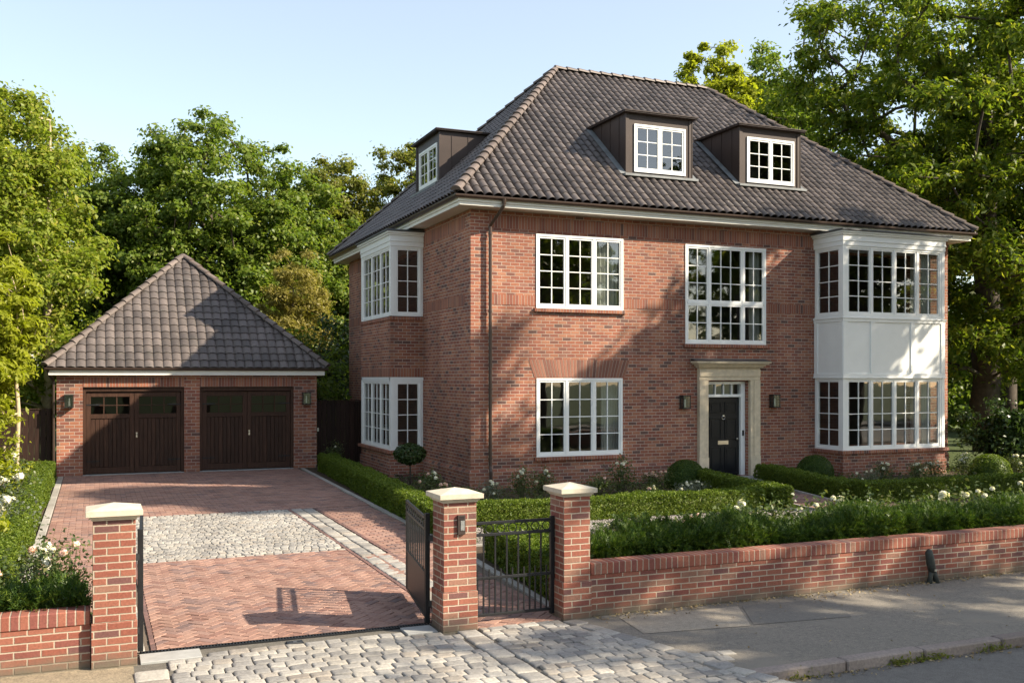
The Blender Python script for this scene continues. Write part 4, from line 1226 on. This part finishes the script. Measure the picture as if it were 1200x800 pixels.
BX = 'clipped low box hedges of the garden'
hedge('clipped low box hedge running along the right edge of the driveway', (5.29, 14.6), (6.02, 27.6), .50, .47, .027, 6200, 'l_box', 21, group=BX)
hedge('clipped low box hedge parallel to the house front, seen behind the right pillar', (5.6, 16.3), (12.25, 16.3), .50, .40, .027, 6200, 'l_box', 22, group=BX)
hedge('clipped box hedge on the left of the front door path', (12.62, 16.05), (13.35, 20.7), .48, .42, .027, 6200, 'l_box', 23, group=BX)
hedge('clipped box hedge on the right of the front door path', (14.72, 16.45), (15.65, 20.75), .46, .40, .027, 6200, 'l_box', 24, group=BX)
hedge('clipped box hedge below the white bay, running off to the right edge', (14.75, 16.25), (23.5, 16.25), .50, .42, .027, 6200, 'l_box', 25, group=BX)
hedge('clipped box hedge right behind the pedestrian gate along its path', (5.12, 10.15), (5.42, 13.3), .52, .50, .027, 6200, 'l_box', 26, group=BX)
hedge('short box hedge closing the bed behind the pedestrian gate', (5.7, 13.15), (6.6, 13.15), .45, .46, .027, 6200, 'l_box', 27, group=BX)
hedge('sunlit bright box hedge along the left edge of the driveway', (-1.14, 12.7), (-1.14, 28.0), .46, .44, .027, 6200, 'l_box', 28, group=BX)
hedge('short box hedge across the far end of the left bed, by the garage', (-3.4, 28.15), (-1.4, 28.15), .4, .44, .027, 6200, 'l_box', 29, group=BX)
hedge('loose dark green yew hedge behind the long front wall', (5.0, 10.38), (15.5, 10.38), 1.0, .76, .044, 21000, 'l_yew', 31, 'yew_hedge', .075, 3.4, .22, .42, h2=.76)
hedge('dense dark yew bush behind the short left wall', (-2.6, 10.35), (-.08, 10.35), 1.0, .62, .05, 12000, 'l_yew', 32, 'yew_hedge', .09, 3.6, .22, .30)
hedge('dark unclipped hedge along the boundary right of the house', (23.4, 20.5), (33, 17.5), 1.2, 1.5, .10, 1100, 'l_dark', 33, 'laurel_hedge', .09, 2.2, .5)

def dome(rng, n, r, h, flat=1.0):
    d = unit(rng.normal(size=(n, 3))); d[:, 2] = np.abs(d[:, 2])
    return d * np.array([r, r, h]), d
def ball(label, x, y, r, h, seed, mat='l_yew', L=.03, dens=5200, name='box_ball'):
    rng = np.random.default_rng(seed); n = int(dens * 2 * math.pi * r * r * 1.6)
    d = unit(rng.normal(size=(n, 3))); cz = h - r
    P = d * r * (1 - np.abs(rng.normal(size=(n, 1))) * .03 + wob(d * 3, 2, seed)[:, None] * .03) + np.array([0, 0, cz]); ok = P[:, 2] > 0.01; P = P[ok]; d = d[ok]; n = len(P)
    V = leaf_quads(P, d + rng.normal(size=(n, 3)) * .6, rng, L, .6)
    m = MB(); m.lathe((0, 0, cz), [(max(.02, r * .9 * math.cos(a)), r * .9 * math.sin(a)) for a in np.linspace(-1.3, 1.5, 12)], 20)
    Vc = np.array(m.v); Fc = np.array([f for f in m.f if len(f) == 4], np.int32) + 4 * n
    o = link_mesh(name, np_mesh(name, np.concatenate([V, Vc]), np.concatenate([quads(n), Fc])), MAT[mat], None, (x, y, 0))
    return tag(o, label, 'shrub', 'clipped round shrubs by the front door')
ball('round clipped dark shrub left of the front door', 12.9, 20.0, .50, .66, 41)
ball('round clipped dark shrub right of the front door, by the bay', 16.8, 20.1, .47, .64, 42)

# ---- roses
def rose_proto(seed, r, h, leafmat='l_rose', L=.055, n=900):
    rng = np.random.default_rng(seed)
    k = 16; C = np.c_[rng.normal(size=(k, 2)) * r * .55, rng.uniform(.3, 1, k) * h]
    C[:, :2] *= (1.15 - .5 * C[:, 2:3] / h)
    m = MB()
    for c in C:
        b = (c[0] * .2, c[1] * .2, 0); m.tube([b, (c[0] * .7, c[1] * .7, c[2] * .6), tuple(c * np.array([1, 1, 1.05]))], [.009, .007, .004], 5, False)
    sm = bpy.data.meshes.new('stems'); sm.from_pydata(m.v, [], m.f); sm.materials.append(MAT['stem'])
    i = rng.integers(0, k, n); P = C[i] * np.array([1, 1, .92]) + rng.normal(size=(n, 3)) * np.array([.38 * r, .38 * r, .16 * h]); P[:, 2] = np.abs(P[:, 2]) + .02
    V = leaf_quads(P, rng.normal(size=(n, 3)) * .6 + np.array([0, 0, .8]), rng, L, .6)
    fm = np_mesh('foliage', V, quads(n)); fm.materials.append(MAT[leafmat])
    tips = C[np.argsort(-C[:, 2] - .3 * np.hypot(C[:, 0], C[:, 1]) + .4 * C[:, 1])]
    return sm, fm, tips
def bloom_mesh(mat, seed):
    rng = np.random.default_rng(seed); n = 60
    d = unit(rng.normal(size=(n, 3))); d[:, 2] = np.abs(d[:, 2]) * 1.1 - .25
    V = leaf_quads(d * .034 * rng.uniform(.6, 1.1, (n, 1)), d + rng.normal(size=(n, 3)) * .25, rng, .042, .95, fold=.1)
    me = np_mesh('blossom', V, quads(n)); me.materials.append(MAT[mat]); return me
BLW = [bloom_mesh('petal_w', 1), bloom_mesh('petal_w', 2)]; BLP = [bloom_mesh('petal_p', 3), bloom_mesh('petal_p', 4)]
PROTO = [rose_proto(s, .34, .62) for s in (1, 2, 3)] + [rose_proto(5, .30, .85), rose_proto(6, .42, .5, 'l_grey', .05, 800)]
RS = random.Random(3)
def rose(x, y, k, nb, col, label, sc=1.0, group='rose bushes in the beds', bs=1.0, z=0):
    t = thing('rose_bush', label, 'rose bush', (x, y, z), group)
    sm, fm, tips = PROTO[k]
    link_mesh('stems', sm, None, t); link_mesh('foliage', fm, None, t)
    for q in range(nb):
        src = (BLW if col == 'w' or (col == 'm' and q % 3) else BLP)[q % 2]
        c = tips[q % len(tips)]
        o = link_mesh('blossom', src, None, t, (c[0] + RS.uniform(-.07, .07), c[1] + RS.uniform(-.07, .07), c[2] + RS.uniform(.02, .12)))
        o.scale = (bs * RS.uniform(.75, 1.25),) * 3; o.rotation_euler = (RS.uniform(-.5, .5), RS.uniform(-.5, .5), RS.uniform(0, 6))
    if y > 17 and x > 5: sc *= .68
    if 11 < y < 11.9 and x > 5: sc = min(sc, 1.22)
    t.scale = (sc,) * 3; t.rotation_euler[2] = RS.uniform(-.6, .6)
    return t
for a in [
    (6.75, 20.6, 0, 6, 'm', 'rose bush with pink-white blooms below the side bay, behind the driveway hedge', 1.15),
    (6.15, 18.0, 3, 4, 'p', 'tall rose with a few pink blooms between driveway hedge and house corner', .95),
    (6.35, 28.0, 3, 1, 'w', 'dark rose bush in the shade at the far corner of the house', 1.2),
    (7.75, 19.4, 4, 7, 'w', 'grey-leaved shrub with small white flowers behind the pedestrian gate', 1.0),
    (8.35, 19.2, 3, 5, 'w', 'sunlit tall rose with white blooms seen between the middle and right gate pillars', 1.15),
    (8.95, 19.5, 0, 4, 'w', 'sunlit rose with white blooms partly behind the right pillar cap', 1.25),
    (9.95, 18.9, 1, 1, 'p', 'rose with a single large pink bloom right of the right pillar cap', 1.1),
    (10.75, 19.2, 3, 3, 'w', 'tallest rose under the ground floor window, with white blooms', 1.35),
    (11.4, 19.0, 2, 9, 'p', 'rose thick with pink blooms under the right end of the ground floor window', 1.1),
    (10.5, 17.6, 0, 8, 'm', 'low rose with pale pink blooms just behind the middle of the long box hedge', .8),
    (11.6, 17.9, 4, 8, 'w', 'low shrub dotted with small white flowers left of the round shrub', .9),
    (12.1, 18.2, 4, 5, 'w', 'grey-green plant with tiny white flowers in front of the left round shrub', .9),
    (17.3, 18.7, 4, 5, 'w', 'grey-leaved low plant right of the second round shrub', .9),
    (17.9, 19.0, 1, 4, 'w', 'rose with white blooms below the left corner of the white bay', 1.1),
    (18.6, 18.5, 0, 6, 'w', 'rose with white blooms below the middle casements of the bay', 1.1),
    (19.4, 18.8, 2, 7, 'w', 'bushy rose with many white blooms below the bay', 1.1),
    (20.7, 19.0, 3, 8, 'w', 'tall rose with clustered white blooms at the right end of the bay', 1.15),
    (22.3, 18.9, 1, 6, 'w', 'shaded rose with white blooms right of the house corner', 1.2),
    (23.6, 18.0, 2, 5, 'w', 'shaded rose at the far right of the bed under the big tree', 1.2),
    (6.4, 11.75, 0, 6, 'w', 'rose with small white flowers right behind the pedestrian gate hedge', .95),
    (7.5, 11.6, 1, 4, 'p', 'rose with pink blooms at the left end of the yew hedge', 1.05),
    (8.35, 11.6, 0, 5, 'w', 'rose with white blooms above the yew hedge below the left round shrub', 1.35),
    (9.15, 11.7, 2, 1, 'w', 'rose with one big white bloom above the middle of the yew hedge', 1.2),
    (9.95, 11.6, 1, 6, 'm', 'rose with lilac-pink and white blooms above the yew hedge by the path', 1.25),
    (10.7, 11.7, 0, 1, 'w', 'rose with a lone white bloom above the yew hedge right of the path', 1.2),
    (12.1, 11.6, 2, 5, 'w', 'rose with white blooms above the yew hedge below the bay', 1.25),
    (13.0, 11.7, 1, 4, 'w', 'rose with a cluster of white blooms above the yew hedge, second from the right edge', 1.25),
    (13.9, 11.5, 0, 4, 'w', 'rose with white blooms above the yew hedge nearest the right edge', 1.25),
    (-.30, 11.7, 3, 6, 'm', 'rose with pink and white blooms above the dark bush by the left pillar', .95),
    (-.62, 12.2, 0, 5, 'm', 'rose with pale blooms between the left pillar and the bright hedge', 1.05),
    (-1.5, 17.3, 4, 12, 'w', 'lime shrub full of white flower heads at the left edge', 1.3),
    (-1.62, 19.6, 2, 9, 'w', 'white-flowered bush in the middle of the left bed', 1.35),
    (-1.75, 24.0, 0, 9, 'w', 'white-flowered bush below the young pale-stemmed tree', 1.3),
]: rose(*a, bs=1.0 if 11 < a[1] < 12 else 1.2)

def shrub(label, x, y, r, h, n, L, mat, seed, name='shrub', asp=.5, droop=.4, cat='shrub', group=None):
    return tree(label, (x, y, 0), h, (0, 0, h * .52), (r, r, h * .48), max(12, n // 70), 70, L, mat, seed, .05, 'bark', asp, droop, .28, name, .3, .05, .6, trunk_top=.6, group=group, cat=cat)
shrub('bright lime shrub at the left edge in front of the hedge', -1.62, 15.2, .5, 1.0, 3200, .09, 'l_lime', 51)
shrub('bright lime shrub beside the pale stems of the young tree', -1.95, 22.6, .6, 1.5, 3600, .10, 'l_lime', 52)
shrub('leafy dark green laurel behind the near-black timber gate', 6.6, 33.2, 1.6, 3.6, 5200, .16, 'l_green', 53)
shrub('glossy dark laurel beside the house wall in the far gap', 8.2, 36.5, 2.2, 5.2, 5200, .18, 'l_dark', 54)
shrub('dark glossy shrub just right of the bay, under the big tree', 23.7, 20.6, 1.0, 1.9, 3600, .12, 'l_dark', 55)
shrub('paler green shrub at the right edge in front of the big trunk', 24.9, 19.6, .8, 1.3, 2600, .12, 'l_olive', 56)
shrub('broad dark shrub behind the big chestnut trunk', 28.8, 30.5, 3.2, 4.6, 9000, .2, 'l_green', 57)
shrub('tall dark shrub between house corner and chestnut trunk', 25.6, 29.5, 2.4, 3.8, 7000, .18, 'l_chest', 58)
ball('low round green mound right of the bay in the shade', 21.7, 19.1, .55, .6, 43, 'l_box', .05, 1500, 'box_ball')

# standard tree in front of the side bay
t = thing('standard_tree', 'small ball-headed standard tree in front of the side bay window', 'tree', (6.85, 22.4, 0))
m = MB(); m.tube([(6.85, 22.4, -.02), (6.86, 22.4, .4), (6.85, 22.4, .75)], [.022, .02, .016], 8); m.build('trunk', MAT['bark'], t, smooth=True)
rng = np.random.default_rng(77); n = 2600
d_ = unit(rng.normal(size=(n, 3))); P_ = d_ * np.array([.38, .38, .25]) * rng.uniform(.5, 1.05, (n, 1)) ** .5 + np.array([0, 0, .80])
link_mesh('crown', np_mesh('crown', leaf_quads(P_, d_ + rng.normal(size=(n, 3)) * .7 + np.array([0, 0, .3]), rng, .06, .55), quads(n)), MAT['l_dark'], t)

# ---- trees
tree('tall yellow-green sunlit tree at the left behind the garage', (-1.3, 33.8, 0), 12.4, (-1.0, .3, 6.7), (3.2, 3.2, 5.6), 430, 190, .15, 'l_yellow', 61, .17, 'palebark', .6, .35, .125, amp=.22, trunk_top=.85)
tree('bright lime young tree with pale stem at the left edge', (-1.62, 25.2, 0), 5.6, (-.55, 0, 3.6), (1.15, 1.3, 2.1), 180, 140, .16, 'l_lime', 62, .05, 'palebark', .36, 1.0, .15, amp=.12)
t = thing('young_tree_stem', 'slim pale stem of a second young tree at the left edge', 'tree', (-2.05, 25.3, 0))
m = MB(); m.tube([(-2.05, 25.3, -.02), (-2.06, 25.3, 1.2), (-2.05, 25.3, 3.0)], [.05, .045, .035], 8); m.build('trunk', MAT['palebark'], t, smooth=True)
rng = np.random.default_rng(78); n = 2600
P_ = rng.normal(size=(n, 3)) * np.array([.45, .4, .6]) + np.array([-.5, 0, 3.2])
link_mesh('crown', np_mesh('crown', leaf_quads(P_, rng.normal(size=(n, 3)) * .5 + np.array([0, 0, 1]), rng, .17, .4, .9), quads(n)), MAT['l_lime'], t)
t = thing('tree_stake', 'short pale timber stake between the two slim tree stems', 'stake', (-1.86, 25.0, 0))
m = MB(); m.tube([(-1.86, 25.0, -.02), (-1.86, 25.0, 1.05)], [.032, .03], 8); m.build('stake_post', MAT['palebark'], t)
m = MB(); m.tube([(-1.86, 25.0, .9), (-1.74, 25.1, .92), (-1.63, 25.18, .9)], .012, 6); m.build('tie', MAT['iron'], t)

G = 'broad green trees behind the garage'
tree('broad dark green tree at the centre behind the garage roof', (4.4, 42.5, 0), 12.8, (0, 0, 7.6), (3.9, 3.4, 5.3), 480, 180, .17, 'l_green', 63, .30, 'bark', .65, .25, .115, group=G, amp=.25, shell=.42)
tree('darker green tree between the yellow tree and the central green tree', (.3, 44.5, 0), 12.2, (0, 0, 7.0), (3.7, 3.2, 5.3), 400, 170, .18, 'l_green', 64, .26, 'bark', .65, .25, .125, group=G, amp=.25, shell=.42)
tree('mid green tree right of the central one, above the golden shrub', (8.5, 44, 0), 11.6, (0, 0, 6.2), (3.3, 3.0, 5.0), 390, 170, .18, 'l_green', 65, .25, 'bark', .65, .25, .125, group=G, amp=.22, shell=.42)
tree('olive-green tree left of the side dormer, nearest the house roof', (15.2, 50, 0), 14.4, (0, 0, 8.8), (3.3, 3.3, 5.9), 430, 180, .18, 'l_olive', 66, .24, 'bark', .6, .4, .115, group=G, amp=.25, shell=.42)
tree('olive-green tree between the mid green tree and the dormer', (11.6, 50, 0), 14.0, (0, 0, 7.8), (3.1, 3.2, 6.3), 430, 180, .18, 'l_olive', 67, .24, 'bark', .6, .4, .115, group=G, amp=.22, shell=.42)
tree('golden feathery small tree right of the garage roof', (6.9, 37.5, 0), 7.4, (0, 0, 4.1), (1.35, 1.3, 3.2), 230, 150, .15, 'l_gold', 68, .10, 'bark', .3, 1.3, .16, amp=.22)
tree('pale olive drooping tree just left of the house eaves', (12.3, 43.5, 0), 9.6, (0, 0, 6.4), (1.5, 1.4, 3.1), 220, 150, .16, 'l_gold', 74, .12, 'bark', .36, 1.2, .15, amp=.25)
tree('big dark chestnut tree filling the right side behind the house', (29.6, 26.2, 0), 18, (-.3, 0, 10.6), (7.6, 6.2, 8.3), 660, 190, .23, 'l_chest', 69, .48, 'bark', .42, 1.0, .085, amp=.22, flat=.55, shell=.42, trunk_top=.7)
tree('second dark trunk and crown at the far right edge', (34.5, 29.5, 0), 17, (0, 0, 10), (5.5, 5, 7), 300, 160, .25, 'l_chest', 70, .38, 'bark', .45, 1.0, .1, amp=.25, flat=.55)
G2 = 'tree tops showing over the roof ridge'
tree('bright green tree top over the right end of the roof ridge, left of the two', (28.4, 41, 0), 17.6, (0, 0, 12.8), (2.7, 2.6, 5.2), 330, 160, .22, 'l_lime', 71, .3, 'bark', .6, .4, .125, group=G2, amp=.3, shell=.4)
tree('bright green tree top between the ridge and the big chestnut', (32.4, 41.5, 0), 18.0, (0, 0, 12.6), (3.2, 3.0, 5.8), 380, 160, .22, 'l_green', 72, .3, 'bark', .6, .4, .125, group=G2, amp=.3, shell=.4)

# trees outside the picture, there for its shade and reflections
S = tree('broad street tree beyond the right edge, casting dappled shade', (25.8, 11.9, 0), 14.5, (0, .5, 9.3), (5.8, 3.6, 5.4), 330, 100, .32, 'l_chest', 81, .35, 'bark', .5, .6, .12, amp=.3)
tree('tall unseen tree added beyond the right edge, high crown placed for driveway shade', (26.5, 6.4, 0), 21, (0, 0, 18.0), (2.3, 2.3, 3.1), 270, 150, .34, 'l_chest', 82, .28, 'bark', .55, .6, .17, trunk_top=.75, amp=.1)  # added sun blocker out of view, crown sized to shade the driveway
tree('street tree standing by the kerb behind the viewer', (20.3, -1.6, 0), 14, (0, 0, 9.6), (4.6, 4.8, 4.1), 235, 46, .30, 'l_chest', 83, .3, 'bark', .5, .6, .10, amp=.3, group='trees across the street')
for x, y, r, s in ((-12, -13, 1.0, .85), (2, -15, 2.2, .85), (16, -16, .3, .9), (29, -17, 3.1, .9), (42, -15, 4.4, .95), (56, -12, 5.2, .9)):
    c = copy_tree(S); c.location = (x, y, 0); c.rotation_euler[2] = r; c.scale = (s,) * 3
    tag(c, 'leafy tree across the street, mirrored in the window panes', 'tree', 'trees mirrored in the panes')

# far mass of woodland closing the view
rng = np.random.default_rng(91); n = 52000
xs = rng.uniform(-45, 75, n); hh = 5.5 + 1.8 * np.sin(xs * .35) + 1.2 * np.sin(xs * .9 + 1)
P_ = np.c_[xs, 58 + rng.uniform(0, 5, n) - .12 * np.maximum(0, xs - 20) * 3.2 * .3, hh * rng.uniform(0, 1, n) ** .7]
V = leaf_quads(P_, rng.normal(size=(n, 3)) * .6 + np.array([0, -.3, .6]), rng, .5, .6)
n2 = 26000; ys = rng.uniform(14, 60, n2)
P2 = np.c_[38 + rng.uniform(0, 4, n2), ys, (4.5 + 1.5 * np.sin(ys * .6)) * rng.uniform(0, 1, n2) ** .7]
V2 = leaf_quads(P2, rng.normal(size=(n2, 3)) * .6 + np.array([-.3, 0, .6]), rng, .5, .6)
n3 = 16000; P3 = np.c_[-9 + rng.uniform(-4, 2, n3), rng.uniform(12, 58, n3), 5 * rng.uniform(0, 1, n3) ** .7]
V3 = leaf_quads(P3, rng.normal(size=(n3, 3)) * .6 + np.array([.3, 0, .6]), rng, .45, .6)
o = link_mesh('woodland', np_mesh('woodland', np.concatenate([V, V2, V3]), quads(n + n2 + n3)), MAT['l_green'])
tag(o, kind='stuff')

# leaf litter along the wall foot, weeds at the kerb, ivy on the soil
def scatter(name, P, L, mat, up_=1.5, asp=.6):
    rng = np.random.default_rng(len(P)); n = len(P)
    tag(link_mesh(name, np_mesh(name, leaf_quads(P, rng.normal(size=(n, 3)) * .5 + np.array([0, 0, up_]), rng, L, asp), quads(n)), MAT[mat]), kind='stuff')
rng = np.random.default_rng(13)
n = 900; x = rng.uniform(5, 16, n); y = 9.57 - np.abs(rng.exponential(.05, n)) * (1 + 1.2 * (np.sin(x * 1.7) > .3)); scatter('fallen_leaves', np.c_[x, y, np.full(n, .008)], .035, 'litter')
n = 160; scatter('fallen_leaves', np.c_[rng.uniform(5, 18, n), rng.uniform(7.4, 9.5, n), np.full(n, .008)], .03, 'litter')
n = 420; scatter('fallen_leaves', np.c_[rng.uniform(5.6, 14, n), 7.17 - rng.exponential(.04, n), np.full(n, -.09)], .035, 'litter')
k = rng.choice([7.0, 7.35, 8.2, 9.4, 5.9], 420, p=[.3, .25, .2, .15, .1]); n = 420
scatter('kerb_weeds', np.c_[k + rng.normal(size=n) * .12, 7.17 + rng.normal(size=n) * .025, -.09 + rng.exponential(.02, n)], .045, 'l_olive', .3, .35)
n = 9000; x = rng.uniform(5.5, 23, n); y = rng.uniform(16.7, 21.1, n); ok = ~((x > 12.3) & (x < 16) ); scatter('ground_cover', np.c_[x, y, rng.uniform(.01, .14, n)][ok], .07, 'l_rose', .8)
n = 5000; scatter('ground_cover', np.c_[rng.uniform(5.7, 16, n), rng.uniform(10.9, 13.6, n), rng.uniform(.01, .12, n)], .06, 'l_rose', .8)
n = 6500; scatter('ground_cover', np.c_[rng.uniform(-2.6, -1.35, n), rng.uniform(12, 28, n), rng.uniform(.01, .5, n)], .08, 'l_lime', .8)
n = 1500; scatter('ground_cover', np.c_[rng.uniform(6.0, 7.9, n), rng.uniform(16.6, 29, n), rng.uniform(.01, .12, n)], .07, 'l_rose', .8)

# ------------------------------------------------------------------ light, sky, camera
EL = R(33.8); AZ = math.atan2(.828, -.56)
w = bpy.data.worlds.new('World'); SC.world = w; w.use_nodes = True
sky = w.node_tree.nodes.new('ShaderNodeTexSky'); sky.sky_type = 'NISHITA'; sky.sun_disc = False
sky.sun_elevation = EL; sky.sun_rotation = AZ; sky.air_density = 1.0; sky.dust_density = .8; sky.ozone_density = 1.0
bg = w.node_tree.nodes['Background']; sky_tint = w.node_tree.nodes.new('ShaderNodeMix'); sky_tint.data_type = 'RGBA'; sky_tint.blend_type = 'ADD'; sky_tint.inputs[0].default_value = 1   # constant tint added to the sky colour, paling it and lifting ambient light
sky_tint.inputs[7].default_value = (1.25, 1.1, .7, 1); w.node_tree.links.new(sky.outputs[0], sky_tint.inputs[6]); w.node_tree.links.new(sky_tint.outputs[2], bg.inputs[0]); bg.inputs[1].default_value = .098
sl = bpy.data.lights.new('sun', 'SUN'); sl.energy = 4.9; sl.angle = R(.53); sl.color = (1, .88, .69)
so = bpy.data.objects.new('sun', sl); COL.objects.link(so)
s = Vector((math.sin(AZ) * math.cos(EL), math.cos(AZ) * math.cos(EL), math.sin(EL)))
so.rotation_euler = s.to_track_quat('Z', 'Y').to_euler(); so.location = s * 60
cam = bpy.data.cameras.new('camera'); co = bpy.data.objects.new('camera', cam); COL.objects.link(co)
co.location = (0, 0, 2.6); co.rotation_euler = (math.pi / 2, 0, R(-22.8854)); cam.lens = 34.8246; cam.sensor_width = 36; cam.shift_y = .035; cam.clip_end = 1500; cam.clip_start = .05
SC.camera = co
SC.view_settings.view_transform = 'Standard'; SC.view_settings.look = 'None'; SC.view_settings.gamma = 1; SC.view_settings.exposure = 1.27
SC.render.engine = 'CYCLES'
SC.cycles.max_bounces = 6; SC.cycles.transparent_max_bounces = 12; SC.cycles.diffuse_bounces = 3; SC.cycles.glossy_bounces = 3
SC.cycles.caustics_reflective = False; SC.cycles.caustics_refractive = False
SC.cycles.use_denoising = True
